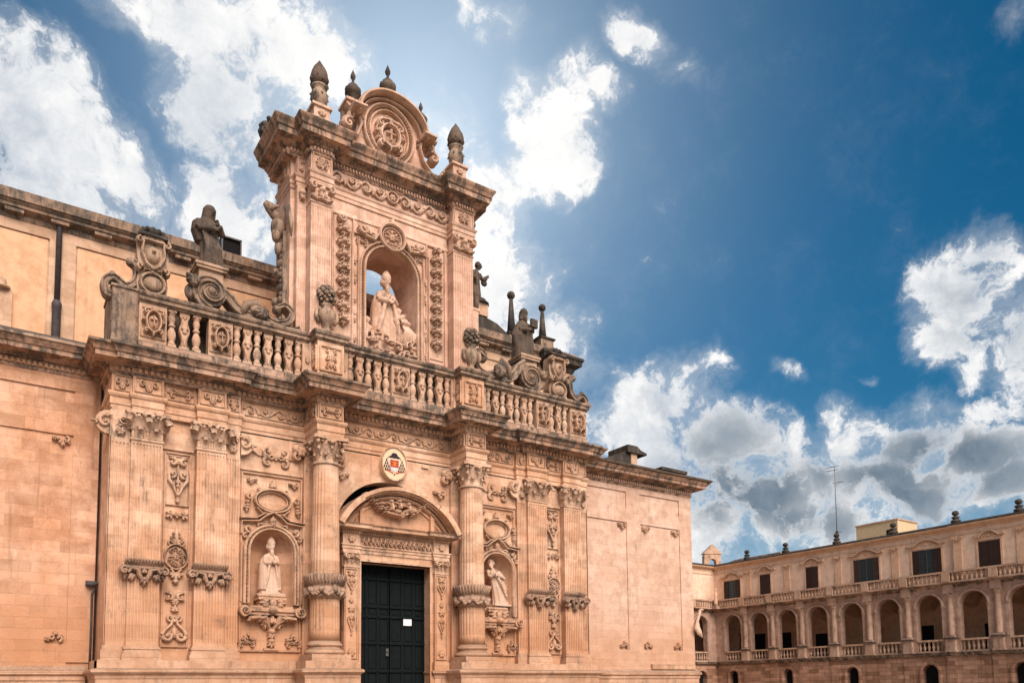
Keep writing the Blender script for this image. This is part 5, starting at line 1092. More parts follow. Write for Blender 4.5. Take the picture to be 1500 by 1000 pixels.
def arm(mb, S, E_, H, s=1.0, sleeve=1.5):
    mb.tube([S, tuple((Vector(S)+Vector(E_))/2), E_], [.095*s, .085*s, .075*s], 10); mb.tube([E_, tuple((Vector(E_)*.5+Vector(H)*.5)), H], [.08*s, .07*s*sleeve*.8, .06*s*sleeve], 10)
    hand(mb, H, Vector(H)-Vector(E_), s*1.15)
def statue(name, mb, mat, loc, rot, label, height, vox=.015, parent=None, scale=None):
    zs = [p[2] for p in mb.v]; k = height/(max(zs)-min(zs)); z0 = min(zs); mb.v = [(x*k, y*k, (z-z0)*k) for x, y, z in mb.v]
    o = obj(name, mb, mat, parent, loc, None, rot); md = o.modifiers.new('Remesh', 'REMESH'); md.mode = 'VOXEL'; md.voxel_size = vox; md.use_smooth_shade = True
    sm = o.modifiers.new('Smooth', 'SMOOTH'); sm.factor = .4; sm.iterations = 1
    if label: tag(o, label, 'statue')
    return o
def bishop_body(mb, cope=True, lean=0.0):
    n0 = len(mb.v)
    loft(mb, [(0, 0, .0, .30, .24, 1), (0, 0, .1, .29, .23, 1), (0, -.01, .5, .25, .2, 1), (0, -.01, .9, .21, .17, .8), (0, 0, 1.15, .19, .15, .4), (0, .01, 1.35, .2, .14, .2), (0, .02, 1.47, .15, .11, 0), (0, .01, 1.54, .07, .07, 0), (0, 0, 1.62, .055, .06, 0)], 48, .055, 11)
    if cope:   # cloak open in front
        for q in (-1, 1):
            rows = []
            for z, x, y, rx, ry in ((.12, .2, .03, .14, .24), (.5, .2, .03, .13, .23), (.9, .2, .03, .12, .2), (1.15, .18, .03, .12, .18), (1.35, .13, .03, .13, .15), (1.5, .06, .03, .1, .1)):
                rows.append((q*x, y, z, rx, ry, 1))
            loft(mb, rows, 26, .05, 6, q)
        loft(mb, [(0, .12, .1, .3, .2, 1), (0, .1, .8, .26, .18, 1), (0, .07, 1.3, .2, .14, .5), (0, .04, 1.5, .1, .1, 0)], 36, .05, 9)
    for q in (-1, 1): mb.ball((q*.09, -.2, .03), (.06, .12, .05), 8, 5)
    mb.box(-.36, .36, -.3, .28, -.08, .0)
    mb.v[n0:] = [(x*(1+.28*max(0, min(1, (1.55-z)/.3))), y*1.12, z) for x, y, z in mb.v[n0:]]
# left lower niche: bishop, hands joined
q = MB(); bishop_body(q); head(q, (.0, -.05, 1.73), 1.2, .25, .1, beard=True, mitre=True)
arm(q, (-.19, -.02, 1.4), (-.27, -.14, 1.12), (-.05, -.27, 1.14), 1, 1.7); arm(q, (.19, -.02, 1.4), (.27, -.12, 1.12), (.04, -.28, 1.16), 1, 1.7)
for s in (-1, 1): q.tube([(s*.1, -.2, 1.4), (s*.13, -.24, 1.0), (s*.2, -.24, .55), (s*.25, -.2, .25)], [.03, .05, .06, .05], 6)
statue('bishop_statue', q, S_STAT, (8.76, .42, 5.05), .1, 'pale bishop statue with joined hands in the left lower niche', 2.18)
q = MB(); q.box(-.5, .5, -.32, .3, .0, .06); q.box(-.42, .42, -.3, .3, .06, .2); q.box(-.5, .5, -.36, .3, .2, .27)
for k in range(9): q.ball((-.45+.11*k, -.3, .32), (.1, .09, .06), 7, 5)
q.ball((0, -.42, .1), (.13, .1, .14), 9, 7); [palmette(q, front(0, -.3, .1), s*.2, 0, 0 if s > 0 else pi, .3, 5, .12) for s in (-1, 1)]
q.v = [(x, y, z*1.25) for x, y, z in q.v]
P1 = tag(obj('statue_pedestal', q, S_CARV, None, (8.76, .42, 4.62)), 'carved stone pedestal with cherub head under the bishop in the left niche', 'pedestal', 'pedestals in the two lower niches')
P2 = copy_of(P1, None, (18.6, .42, 4.62)); P2['label'] = 'carved stone pedestal with cherub head under the saint in the right niche'
# right lower niche: saint looking up, twisted drapery
q = MB(); loft(q, [(.08, 0, .0, .30, .24, 1), (.08, 0, .15, .29, .23, 1), (.05, -.01, .5, .25, .2, 1), (.0, -.01, .9, .22, .18, .9), (-.03, 0, 1.15, .19, .15, .6), (-.06, .01, 1.35, .2, .14, .3), (-.08, .02, 1.47, .15, .11, 0), (-.09, .01, 1.54, .07, .07, 0), (-.1, 0, 1.62, .055, .06, 0)], 48, .06, 9)
for k in range(6): q.tube([(-.2+.05*k, -.18, 1.35-.1*k), (.05+.03*k, -.28, .95-.12*k), (.3, -.12, .6-.1*k)], [.03, .05, .03], 6)
loft(q, [(.2, .05, .25, .16, .2, 1), (.22, .03, .7, .17, .2, 1), (.12, .03, 1.2, .15, .17, 1), (0, .03, 1.45, .1, .1, 0)], 28, .06, 6)
head(q, (-.12, -.03, 1.74), 1.15, -.5, -.3, beard=True, hair=True)
arm(q, (-.25, -.02, 1.4), (-.3, -.15, 1.13), (-.16, -.27, 1.3)); arm(q, (.12, -.02, 1.38), (.26, -.14, 1.1), (.02, -.28, 1.18)); q.tube([(-.3, -.22, 1.28), (-.12, -.25, 1.42)], .04, 6); q.box(-.3, .4, -.28, .28, -.08, 0)
q.v = [(x*1.22-.2*(z-.8), y, z) if z > .8 else (x*1.22-.12*(z-.8), y, z) for x, y, z in q.v]
statue('saint_statue', q, S_STAT, (18.76, .42, 5.15), .0, 'pale robed saint statue looking upward in the right lower niche', 2.1)
# central bishop with kneeling companion and small angel, in the upper niche
q = MB(); bishop_body(q); head(q, (.0, -.05, 1.73), 1.1, .15, .1, beard=True, mitre=True)
arm(q, (-.19, -.02, 1.4), (-.3, -.14, 1.16), (-.08, -.3, 1.1), 1, 1.7); arm(q, (.19, -.02, 1.4), (.3, -.12, 1.16), (.06, -.28, 1.2), 1, 1.7)
for s in (-1, 1): q.tube([(s*.1, -.2, 1.4), (s*.15, -.24, 1.0), (s*.26, -.24, .55), (s*.34, -.2, .2)], [.03, .06, .08, .06], 6)
statue('mitred_statue', q, S_UPC, (13.42, .55, 15.72), .1, 'large mitred bishop statue standing against the sky in the upper arched niche', 3.2, .02)
q = MB(); loft(q, [(0, 0, 0, .32, .3, 1), (0, .02, .3, .27, .27, 1), (-.02, .0, .6, .2, .18, .8), (-.08, -.02, .9, .18, .14, .3), (-.12, -.02, 1.05, .09, .09, 0)], 32, .09, 8)
for k in range(6): q.tube([(-.15+.07*k, -.2, .9-.06*k), (.05+.06*k, -.3, .45-.02*k), (-.1+.1*k, -.3, .05)], [.03, .06, .03], 6)
head(q, (-.14, -.05, 1.16), .85, 1.0, -.2, hair=True); arm(q, (-.2, -.05, .95), (-.28, -.2, .75), (-.1, -.3, .85)); arm(q, (.02, -.05, .92), (.18, -.2, .7), (.0, -.32, .72)); q.tube([(-.45, -.15, 0), (-.35, -.2, 1.15)], .025, 6)
statue('kneeling_statue', q, S_UPC, (14.15, .5, 15.75), -.2, 'small kneeling draped figure at the right foot of the mitred bishop', 1.75, .018)
q = MB(); q.ball((0, 0, .25), (.18, .16, .25), 10, 7); head(q, (.02, -.05, .6), .8, .6, 0, hair=True); arm(q, (.1, 0, .4), (.22, -.1, .3), (.3, -.15, .45), .8); arm(q, (-.1, 0, .4), (-.2, -.1, .25), (-.1, -.2, .2), .8)
for s in (-1, 1): q.tube([(s*.07, -.05, .1), (s*.12, -.25, .12), (s*.12, -.3, -.15)], [.09, .08, .05], 8)
q.tube([(-.12, .1, .35), (-.3, .14, .55), (-.42, .14, .42)], [.05, .1, .03], 8, .4)
statue('putto_statue', q, S_UPC, (12.6, .6, 15.75), .0, 'little seated putto at the left foot of the mitred bishop', 1.05, .024)
# skyline statues on scrolled plinths over the balustrade
def skyline(x, z, kind, label, h):
    q = MB()
    if kind == 'L':
        loft(q, [(.05, 0, .0, .26, .22, 1), (.05, 0, .2, .25, .21, 1), (.02, -.01, .6, .22, .19, 1), (0, -.01, .95, .22, .18, .9), (-.03, 0, 1.2, .25, .2, .5), (-.05, .01, 1.38, .25, .17, .3), (-.05, .02, 1.5, .16, .12, 0), (-.03, .01, 1.58, .07, .07, 0)], 44, .07, 8)
        loft(q, [(-.2, .05, .8, .1, .15, 1), (-.24, .03, 1.1, .16, .2, 1), (-.22, .03, 1.35, .16, .18, .6), (-.1, .03, 1.5, .1, .1, 0)], 24, .05, 5); head(q, (.0, -.04, 1.72), 1.05, .3, .12, hood=True)
        arm(q, (.15, -.02, 1.4), (.26, -.14, 1.1), (.12, -.3, 1.25)); arm(q, (-.24, -.02, 1.38), (-.3, -.16, 1.1), (-.02, -.3, 1.12))
        for k in range(7): q.tube([(-.22+.06*k, -.2, 1.1-.04*k), (-.12+.05*k, -.27, .6), (-.16+.07*k, -.23, .05)], [.02, .045, .03], 6)
    else:
        bishop_body(q); head(q, (.0, -.05, 1.74), 1.05, .2, .05, hood=True, beard=True); arm(q, (.19, -.02, 1.4), (.34, -.12, 1.14), (.14, -.28, 1.3)); arm(q, (-.19, -.02, 1.4), (-.3, -.12, 1.1), (-.06, -.28, 1.1)); q.box(.05, .36, -.38, -.28, 1.2, 1.5)
        q.tube([(-.3, -.05, 1.3), (-.42, .0, .9), (-.34, 0, .5)], [.08, .12, .08], 8)
    q.v = [(x*(1.2 if kind == 'L' else .92), y*1.05, z) for x, y, z in q.v]
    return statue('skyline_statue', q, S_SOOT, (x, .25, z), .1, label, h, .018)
skyline(6.33, 16.6, 'L', 'dark weathered veiled statue standing on the left scrolled plinth against the clouds', 2.5)
skyline(20.25, 16.35, 'R', 'dark weathered hooded statue holding a book on the right scrolled plinth', 2.72)
# figure bracketed on the right edge of the gable
q = MB(); loft(q, [(0, 0, 0, .1, .1, 0), (0, 0, .5, .15, .14, .5), (.02, 0, .62, .2, .18, 1), (0, 0, .8, .2, .17, 1), (0, 0, 1.25, .17, .14, .6), (0, 0, 1.5, .2, .14, .2), (.02, 0, 1.62, .09, .09, 0), (.06, 0, 1.72, .06, .06, 0)], 30, .06, 7)
head(q, (.14, -.02, 1.86), 1.0, .9, .1, hair=True); arm(q, (.12, -.05, 1.5), (.3, -.1, 1.3), (.42, -.15, 1.42)); arm(q, (-.14, -.05, 1.52), (-.26, -.06, 1.35), (-.18, -.2, 1.2)); q.ball((.4, -.05, 1.25), (.16, .1, .13), 8, 6); q.tube([(-.18, .05, 1.45), (-.3, .1, 1.75), (-.24, .1, 1.95)], [.08, .1, .03], 8, .4)
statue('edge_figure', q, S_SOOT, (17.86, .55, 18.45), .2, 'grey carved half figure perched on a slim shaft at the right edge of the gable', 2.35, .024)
q = MB(); q.box(17.3, 17.9, .4, .7, 14.9, 18.4); q.box(17.3, 18.0, .38, .72, 18.38, 18.5); cpart('edge_shaft', q, S_UP, TW)

# big volutes, shields and scrolls on top of the balustrade
def strap(mb, pts, th, y0, y1, n=None):
    """thick band following a line in x,z with a hollowed front face"""
    L = len(pts); th = th if isinstance(th, list) else [th]*L; vs = []
    for i in range(L):
        a = pts[max(i-1, 0)]; b = pts[min(i+1, L-1)]; dx, dz = b[0]-a[0], b[1]-a[1]; r = math.hypot(dx, dz) or 1; nx, nz = -dz/r, dx/r; t = th[i]
        for k, y in ((1, y0+.04), (.8, y0), (.5, y0), (.3, y0+.05), (-.3, y0+.05), (-.5, y0), (-.8, y0), (-1, y0+.04), (-1, y1), (1, y1)): vs.append((pts[i][0]+nx*t*k, y, pts[i][1]+nz*t*k))
    k = 10; mb.add(vs, [(j*k+i, j*k+(i+1) % k, (j+1)*k+(i+1) % k, (j+1)*k+i) for j in range(L-1) for i in range(k)]+[tuple(range(k-1, -1, -1)), tuple(range((L-1)*k, L*k))], False)
def bez(p, n=12):
    out = []
    for i in range(len(p)-1):
        p0 = Vector(p[max(i-1, 0)]); p1 = Vector(p[i]); p2 = Vector(p[i+1]); p3 = Vector(p[min(i+2, len(p)-1)])
        for k in range(n): t = k/n; out.append(tuple(.5*((2*p1)+(-p0+p2)*t+(2*p0-5*p1+4*p2-p3)*t*t+(-p0+3*p1-3*p2+p3)*t**3)))
    out.append(tuple(p[-1])); return out
def volute_group(x, s, label):
    t = thing('scroll_plinth', label, 'scroll', (x, .1, 14.95), 'scrolled plinths over the balustrade')
    q = MB(); q.box(-.42, .42, -.3, .5, .9, 1.5); q.box(-.52, .52, -.4, .6, 1.5, 1.6); q.box(-.56, .56, -.44, .64, 1.6, 1.7); q.box(-.46, .46, -.34, .55, .82, .9)
    palmette(q, front(0, -.3, 1.22), 0, 0, -pi/2, .3, 5, .08, 2.4); obj('plinth', q, S_URN, t)
    q = MB(); sp = spiral(0, .68, .66, .1, -pi/2, -2.2*s, 46); strap(q, sp, [.13-.0018*i for i in range(47)], -.5, .3); q.prism([(.5*math.cos(a), .68+.5*math.sin(a)) for a in [2*pi*i/20 for i in range(20)]], -.38, .3); q.ball((0, -.45, .68), (.14, .14, .14), 10, 6)
    q.ball((-s*.55, -.3, .95), (.2, .2, .22), 8, 6); q.ball((-s*.66, -.25, .55), (.22, .2, .3), 8, 6); palmette(q, front(-s*.5, -.4, .75), 0, 0, pi/2+s*.8, .5, 5, .16, 1.6); obj('volute', q, S_WEA, t)
    q = MB(); c = bez([(s*.25, .95), (s*.6, .75), (s*.95, .42), (s*1.4, .25), (s*1.9, .3), (s*2.35, .2), (s*2.8, .38), (s*2.95, .75), (s*2.7, .98), (s*2.4, .85)]); strap(q, c, [.2-.001*i for i in range(len(c))], -.32, .2)
    q.ball((s*2.42, -.06, .82), (.17, .26, .17), 10, 6); q.tube([(s*1.1, -.2, .2), (s*1.25, -.3, .6), (s*1.6, -.3, .75), (s*1.85, -.25, .5)], [.12, .16, .16, .08], 10); q.ball((s*1.55, -.3, .5), (.22, .14, .22), 10, 6)
    palmette(q, front(s*2.0, -.3, .4), 0, 0, pi if s > 0 else 0, .6, 5, .14, 1.4); strap(q, bez([(s*2.0, .1), (s*2.8, .06), (s*3.25, .25)]), .09, -.3, .15)
    if s < 0: q.v = [(a, b-.1, c*1.32) for a, b, c in q.v]
    obj('sweeping_scroll', q, S_WEA, t)
    return t
volute_group(6.33, 1, 'weathered stone scrolled plinth with large spiral carrying the left skyline statue')
volute_group(20.25, -1, 'weathered stone scrolled plinth with large spiral carrying the right skyline statue')
def shield_group(x, s, label):
    t = thing('heraldic_shield', label, 'shield', (x, .15, 14.95), 'crowned shields over the balustrade ends')
    q = MB(); q.prism([(-.42, 0), (.42, 0), (.5, .5), (.42, 1.0), (.5, 1.5), (.46, 2.0), (.3, 2.2), (-.3, 2.2), (-.46, 2.0), (-.5, 1.5), (-.42, 1.0), (-.5, .5)], -.18, .3)
    T = front(0, -.18, 0); orib(q, T, [(-.32, 2.0), (-.36, 1.5), (-.2, 1.15), (0, 1.02), (.2, 1.15), (.36, 1.5), (.32, 2.0), (-.32, 2.0)], .05, .1); dome(q, T, 0, 1.55, .24, .12, 10, .32); dome(q, T, 0, 1.6, .09, .2)
    orib(q, T, [(.38*math.cos(a), .48+.36*math.sin(a)) for a in [2*pi*i/20 for i in range(21)]], .06, .12); dome(q, T, 0, .48, .34, .16, 14, .3); swag(q, T, -.3, .3, 1.02, .12, .08, .18, 8)
    for r in (-1, 1): cscroll(q, T, r*.42, 1.9, .13, pi/2, -r, .05, .14, False); cscroll(q, T, r*.4, 1.0, .13, -pi/2, r, .05, .14, False)
    obj('tablet', q, S_URN, t)
    q = MB(); q.box(-.46, .46, -.26, .34, 2.2, 2.3)
    for k in range(7): a = pi*k/6; q.ball((.36*math.cos(a), -.1, 2.34+.16*math.sin(a)), (.1, .12, .1), 7, 5)
    q.ball((0, -.05, 2.42), (.2, .2, .18), 8, 6); obj('crown', q, S_DARK, t)
    q = MB(); c = bez([(s*.45, .95), (s*.5, .5), (s*.72, .32), (s*1.0, .42)]); q0 = len(q.v); strap(q, bez([(s*.62, 1.25), (s*.45, 1.05), (s*.5, .55), (s*.8, .3), (s*1.15, .5), (s*1.42, .3), (s*1.35, -.1), (s*1.1, -.12)]), .12, -.12, .25)
    q.ball((s*.66, .05, 1.2), (.15, .2, .15), 9, 6); q.ball((s*1.2, .05, .02), (.15, .2, .15), 9, 6); q.ball((s*1.2, .05, .6), (.12, .14, .14), 8, 5); q.v = [(x+(.3 if s > 0 else 0), y-(.15 if s > 0 else 0), z*(1.1 if s > 0 else 1)) for x, y, z in q.v]; obj('side_scroll', q, S_WEA, t)
    return t
shield_group(4.45, -1, 'crowned heraldic shield with curling scroll at the left end of the balustrade')
shield_group(22.0, 1, 'crowned heraldic shield with curling scroll at the right end of the balustrade')
def flower_urn(x, z, label):
    t = thing('flower_urn', label, 'urn', (x, -.5, z), 'stone flower urns on the balustrade pedestals')
    q = MB(); q.box(-.42, .42, -.36, .4, 0, .12); q.box(-.28, .28, -.26, .3, .12, .2); q.lathe(0, 0, [(.22, .2), (.13, .28), (.11, .38), (.15, .46), (.24, .6), (.3, .8), (.28, .98), (.19, 1.1), (.16, 1.18), (.22, 1.24), (.22, 1.28)], 32, mod=lambda a, z: 1+.07*abs(math.cos(a*5)))
    for s in (-1, 1): q.tube([(s*.3, 0, .55), (s*.42, -.04, .75), (s*.4, -.02, 1.0), (s*.28, 0, 1.08)], [.06, .08, .07, .04], 8)
    obj('vase', q, S_URN, t)
    q = MB(); rr = random.Random(int(x*7))
    for k in range(60):
        a = k*2.4; v = 1-2*(k+.5)/60; r = math.sqrt(1-v*v); p = (.32*r*math.cos(a), .3*r*math.sin(a), 1.62+.38*v); b = rr.uniform(.06, .11); q.ball(p, (b, b, b), 7, 5)
    for k in range(20):
        a = k*2.4; v = 1-2*(k+.5)/20; r = math.sqrt(1-v*v); q.ball((.38*r*math.cos(a), .36*r*math.sin(a), 1.62+.44*v), rr.uniform(.03, .06), 6, 4)
    q.ball((0, 0, 1.6), (.28, .26, .34), 10, 7); obj('flowers', q, S_WEA, t)
    return t
flower_urn(10.48, 14.93, 'stone urn with dark flower head on the left balustrade pedestal'); flower_urn(16.95, 14.93, 'stone urn with dark flower head on the right balustrade pedestal')

# ================================================================== PALACE
PXF = 60.0
PAL = thing('palace', 'long palace with arched loggia, shuttered upper windows and rusticated ground floor across the square', 'palace', (PXF, 9, 0))
def ppart(name, mb, mat, parent=None, loc=(0, 0, 0), label=None):
    w = Vector(loc)-(PAL.location if (parent is None or parent == PAL) else Vector((0, 0, 0)))
    return obj(name, mb, mat, parent or PAL, w, label)
YC = 23.7   # inner corner; the long front faces -x, the end wing faces -y
def F1(p): return (PXF+p[1], YC-p[0], p[2])      # local u runs from the corner towards the camera, depth into the wall
def F2(p): return (PXF-p[0], YC+p[1], p[2])      # end wing: u runs from the corner towards the church
def place(mb, fn):
    mb.v = [fn(p) for p in mb.v]
    if fn is F2: mb.f = [tuple(reversed(f)) for f in mb.f]
    return mb
U1 = 38.0; U2 = 16.0
BC = [2.1, 5.15, 8.22, 11.3, 14.5, 17.65, 20.9, 24.15, 27.5, 30.8, 34.1]   # loggia bay centres on the long front
BC2 = [2.15, 5.3, 8.5, 11.7]
def palace_side(fn, U, bays, gfs, wins, fins):
    # ground floor with arched openings
    q = MB(); cuts = sorted(gfs); prev = 0.0
    for c, w in cuts:
        arched_wall(q, c-w/2-.3, c+w/2+.3, 0, 3.6, 0, .6, c, w/2, 0.6, 2.98-w/2, 12); q.box(prev, c-w/2-.3, 0, .6, 0, 3.6); prev = c+w/2+.3
    q.box(prev, U, 0, .6, 0, 3.6)
    for c in bays: q.box(c+1.15, min(U, c+1.95), -.06, 0, 0, 3.6)
    ppart('ground_floor_wall', place(q, fn), S_PALR)
    for c, w in cuts:
        q = MB(); T = front(c, 0, 0); orib(q, T, [(w/2+.14, 1.0)]+arch_pts(0, 2.98-w/2, w/2+.14, 10)+[(-w/2-.14, 1.0)], .13, .05); p_ = ppart('arched_opening', place(q, fn), S_PALR)
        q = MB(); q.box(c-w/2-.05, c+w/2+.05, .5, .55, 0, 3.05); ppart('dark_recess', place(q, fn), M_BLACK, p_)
    # loggia arcade
    q = MB()
    for i, c in enumerate(bays):
        w = 1.92 if fn is F1 else 1.85; a = c-1.57 if i else 0; b = (c+bays[i+1])/2 if i < len(bays)-1 else U
        a = (bays[i-1]+c)/2 if i else 0
        arched_wall(q, a, b, 3.85, 8.75, 0, .55, c, w/2, 3.85, 8.3-w/2, 16)
    ppart('arcade_wall', place(q, fn), S_PAL)
    q = MB()
    for i, c in enumerate(bays):
        T = front(c, 0, 0); w = 1.92/2; orib(q, T, arch_pts(0, 8.3-w, w+.12, 16), .1, .07)
        for s in (-1, 1): q.box(c+s*(w+.14)-.17, c+s*(w+.14)+.17, -.07, .1, 8.3-w-.12, 8.3-w+.04); q.box(c+s*(w+.12)-.1, c+s*(w+.12)+.1, -.04, 0, 4.9, 8.3-w-.12)
    ppart('arch_moulding', place(q, fn), S_PAL)
    for i in range(len(bays)):
        c = (bays[i]+bays[i+1])/2 if i < len(bays)-1 else bays[i]+1.57
        q = MB(); q.lathe(c, .0, [(.27, 5.1), (.22, 5.2), (.23, 6.2), (.2, 7.9), (.21, 7.95), (.26, 8.0), (.32, 8.25), (.3, 8.3)], 14); q.box(c-.36, c+.36, -.33, .1, 8.28, 8.4); p_ = ppart('engaged_column', place(q, fn), S_PALC)
        q = MB(); q.box(c-.34, c+.34, -.3, .1, 3.9, 4.85); q.box(c-.32, c+.32, -.28, .1, 4.97, 5.1); q.box(c-.4, c+.4, -.34, .1, 3.88, 4.02); ppart('pedestal', place(q, fn), S_PALC, p_)
        q = MB(); q.box(c-.44, c+.44, -.4, .1, 4.85, 4.97); ppart('pedestal_cap', place(q, fn), S_SOOT, p_)
        q = MB(); q.box(c-.36, c+.36, -.3, .0, 8.4, 9.1); ppart('impost_block', place(q, fn), S_PAL, p_)
    # balustrades, one per bay
    for i, c in enumerate(bays):
        q = MB(); w = 1.0
        q.box(c-w, c+w, .0, .26, 3.86, 4.0); q.box(c-w, c+w, -.04, .3, 4.72, 4.86)
        for k in range(6): x = c-w+.16+k*.335; q.lathe(x, .13, [(.1, 4.0), (.06, 4.1), (.115, 4.28), (.06, 4.5), (.09, 4.62), (.1, 4.72)], 8)
        ppart('loggia_balustrade', place(q, fn), S_PALB)
        q = MB(); a = (bays[i-1]+c)/2+.3 if i else .2; b = c+1.57-.3 if i == len(bays)-1 else (c+bays[i+1])/2-.3
        q.box(a-.3 if i else 0, b+.3, -.5, -.24, 9.02, 9.14); q.box(a-.3 if i else 0, b+.3, -.54, -.18, 9.76, 9.9)
        n = max(4, int((b-a)/.3))
        for k in range(n): x = a+(b-a)*(k+.5)/n; q.lathe(x, -.37, [(.11, 9.14), (.07, 9.2), (.13, 9.36), (.07, 9.54), (.1, 9.68), (.11, 9.76)], 8)
        q.box(b, b+.6, -.56, .0, 9.1, 9.78); ppart('terrace_balustrade', place(q, fn), S_PALB)
    P = [(0, 0), (U, 0)] 
    q = MB(); q.sweep(P, [(-.2, 3.55), (.02, 3.55), (.08, 3.62), (.2, 3.66), (.26, 3.78), (.3, 3.86), (-.3, 3.9)]); 
    ppart('string_course', place(q, fn), S_WEA)
    q = MB(); q.sweep(P, [(-.2, 8.7), (.02, 8.7), (.06, 8.82), (.2, 8.86), (.3, 8.9), (.42, 8.95), (.46, 9.04), (-.3, 9.06)]); ppart('terrace_cornice', place(q, fn), S_CORN)
    # loggia interior
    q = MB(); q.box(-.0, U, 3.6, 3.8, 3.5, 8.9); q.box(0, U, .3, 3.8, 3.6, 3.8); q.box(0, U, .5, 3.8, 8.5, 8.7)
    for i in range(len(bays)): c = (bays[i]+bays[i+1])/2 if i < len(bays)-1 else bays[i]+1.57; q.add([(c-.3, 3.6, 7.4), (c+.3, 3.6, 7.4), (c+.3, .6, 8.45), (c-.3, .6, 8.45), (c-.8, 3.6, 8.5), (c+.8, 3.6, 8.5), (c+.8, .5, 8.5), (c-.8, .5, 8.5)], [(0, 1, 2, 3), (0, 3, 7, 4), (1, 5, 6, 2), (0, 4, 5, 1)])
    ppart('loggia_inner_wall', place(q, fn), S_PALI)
    # upper storey set back a little
    q = MB(); q.box(-.4, U, .15, .6, 8.9, 13.0)
    if fn is F1: q.box(23.2, U, -.02, .15, 9.0, 13.0)
    UP_ = ppart('upper_wall', place(q, fn), S_PALP)
    q = MB()
    P2 = [(0, .15), (23.2, .15), (23.2, -.02), (U, -.02)] if fn is F1 else [(0, .15), (U, .15)]
    q.sweep(P2, [(-.2, 12.85), (.02, 12.85), (.05, 12.95), (.05, 13.0), (.16, 13.06), (.3, 13.14), (.36, 13.2), (.38, 13.28), (-.3, 13.3)]); CR = ppart('upper_cornice', place(q, fn), S_PALT)
    q = MB(); q.sweep(P2, [(-.4, 13.28), (.38, 13.285), (.4, 13.36), (.3, 13.48), (-.4, 13.5)]); ppart('roof_edge', place(q, fn), S_DARK, CR)
    q = MB(); q.sweep(P2, [(-.1, 12.5), (.03, 12.5), (.05, 12.55), (.03, 12.6), (-.1, 12.6)]); ppart('upper_band', place(q, fn), S_PALT, UP_)
    for i, c in enumerate(fins):
        y = .15 if (c < 23 or fn is F2) else -.02
        q = MB(); q.box(c-.3, c+.3, y-.06, y, 9.1, 12.0); T = front(c, y-.06, 12.25); q.box(c-.36, c+.36, y-.12, y, 12.35, 12.5); q.box(c-.32, c+.32, y-.08, y, 11.98, 12.06); rosette(q, T, 0, 0, .16, .06); cscroll(q, T, .24, .02, .12, 0, 1, .04, .08, False); cscroll(q, T, -.24, .02, .12, pi, -1, .04, .08, False); q.box(c-.28, c+.28, y-.05, y, 12.06, 12.35)
        ppart('upper_pilaster', place(q, fn), S_PALT, UP_)
    for c, w, z0, z1, arch in wins:
        y = .15 if (c < 23.2 or fn is F2) else -.02
        wn = MB(); wn.box(c-w/2, c+w/2, y-.02, y+.05, z0, z1); wo = ppart('window', place(wn, fn), M_GLASS)
        wn = MB()
        for s in (-1, 1): wn.box(c+s*(w/2+.08)-.07, c+s*(w/2+.08)+.07, y-.07, y, z0, z1+.1)
        wn.box(c-w/2-.2, c+w/2+.2, y-.1, y, z1+.1, z1+.2); T = front(c, y, z1)
        hp_ = w*.62 if w > 1.3 else w*.85
        orib(wn, T, [(-hp_-.15, .42), (-hp_*.75, .36), (-hp_*.4, .66), (0, .8), (hp_*.4, .66), (hp_*.75, .36), (hp_+.15, .42)], .08, .13); orib(wn, T, [(-hp_, .3), (-hp_*.6, .28), (-hp_*.3, .5), (0, .6), (hp_*.3, .5), (hp_*.6, .28), (hp_, .3)], .04, .08); rosette(wn, T, 0, .42, .14, .09, 5)
        ppart('window_surround', place(wn, fn), S_PALT, wo)
        wide = w > 1.8
        for s in (-1, 1):
            a, b = ((c-w/2-.0, c-w/2+w*.24) if s < 0 else (c+w/2-w*.24, c+w/2)) if wide else ((c-w/2, c-.03) if s < 0 else (c+.03, c+w/2))
            sh = MB(); sh.box(a, a+.06, y-.08, y-.02, z0, z1); sh.box(b-.06, b, y-.08, y-.02, z0, z1)
            for k in range(int((z1-z0)/.12)): z = z0+.04+k*.12; sh.box(a+.05, b-.05, y-.065, y-.03, z, z+.085)
            if abs(c-10.89) < .1 or abs(c-2.1) < .1: sh.v = [(x, y-.12*abs(x-(a if s < 0 else b)), z) for x, y, z in sh.v]
            ppart('shutter', place(sh, fn), M_SHUT if int(c) % 3 else M_SHUT2, wo)
        if wide: sh = MB(); sh.box(c-.03, c+.03, y-.05, y-.02, z0, z1); ppart('mullion', place(sh, fn), M_METAL, wo)
cvt = lambda Y: YC-Y
palace_side(F1, U1, BC, [(cvt(21.66), 1.0), (cvt(15.58), .95), (cvt(9.33), 1.05), (cvt(2.92), 1.2), (cvt(-3.52), 1.2), (33.5, 1.2)],
    [(cvt(21.6), 1.95, 9.75, 11.7, 1), (cvt(17.74), 1.15, 9.75, 11.8, 0), (cvt(12.81), 1.2, 9.75, 11.85, 0), (cvt(7.75), 2.2, 9.75, 11.85, 0), (cvt(2.78), 2.2, 9.75, 11.85, 0), (cvt(-1.82), 1.45, 9.75, 11.8, 0), (31.5, 2.1, 9.75, 11.85, 0)],
    [cvt(19.7), cvt(15.4), cvt(10.3), cvt(5.3), cvt(.4), cvt(-3.9), 34.5])
palace_side(F2, U2, BC2, [(YC-YC+2.15, 1.3), (8.5, 1.3)], [(7.5, 1.3, 9.75, 11.8, 1)], [4.3, 11])
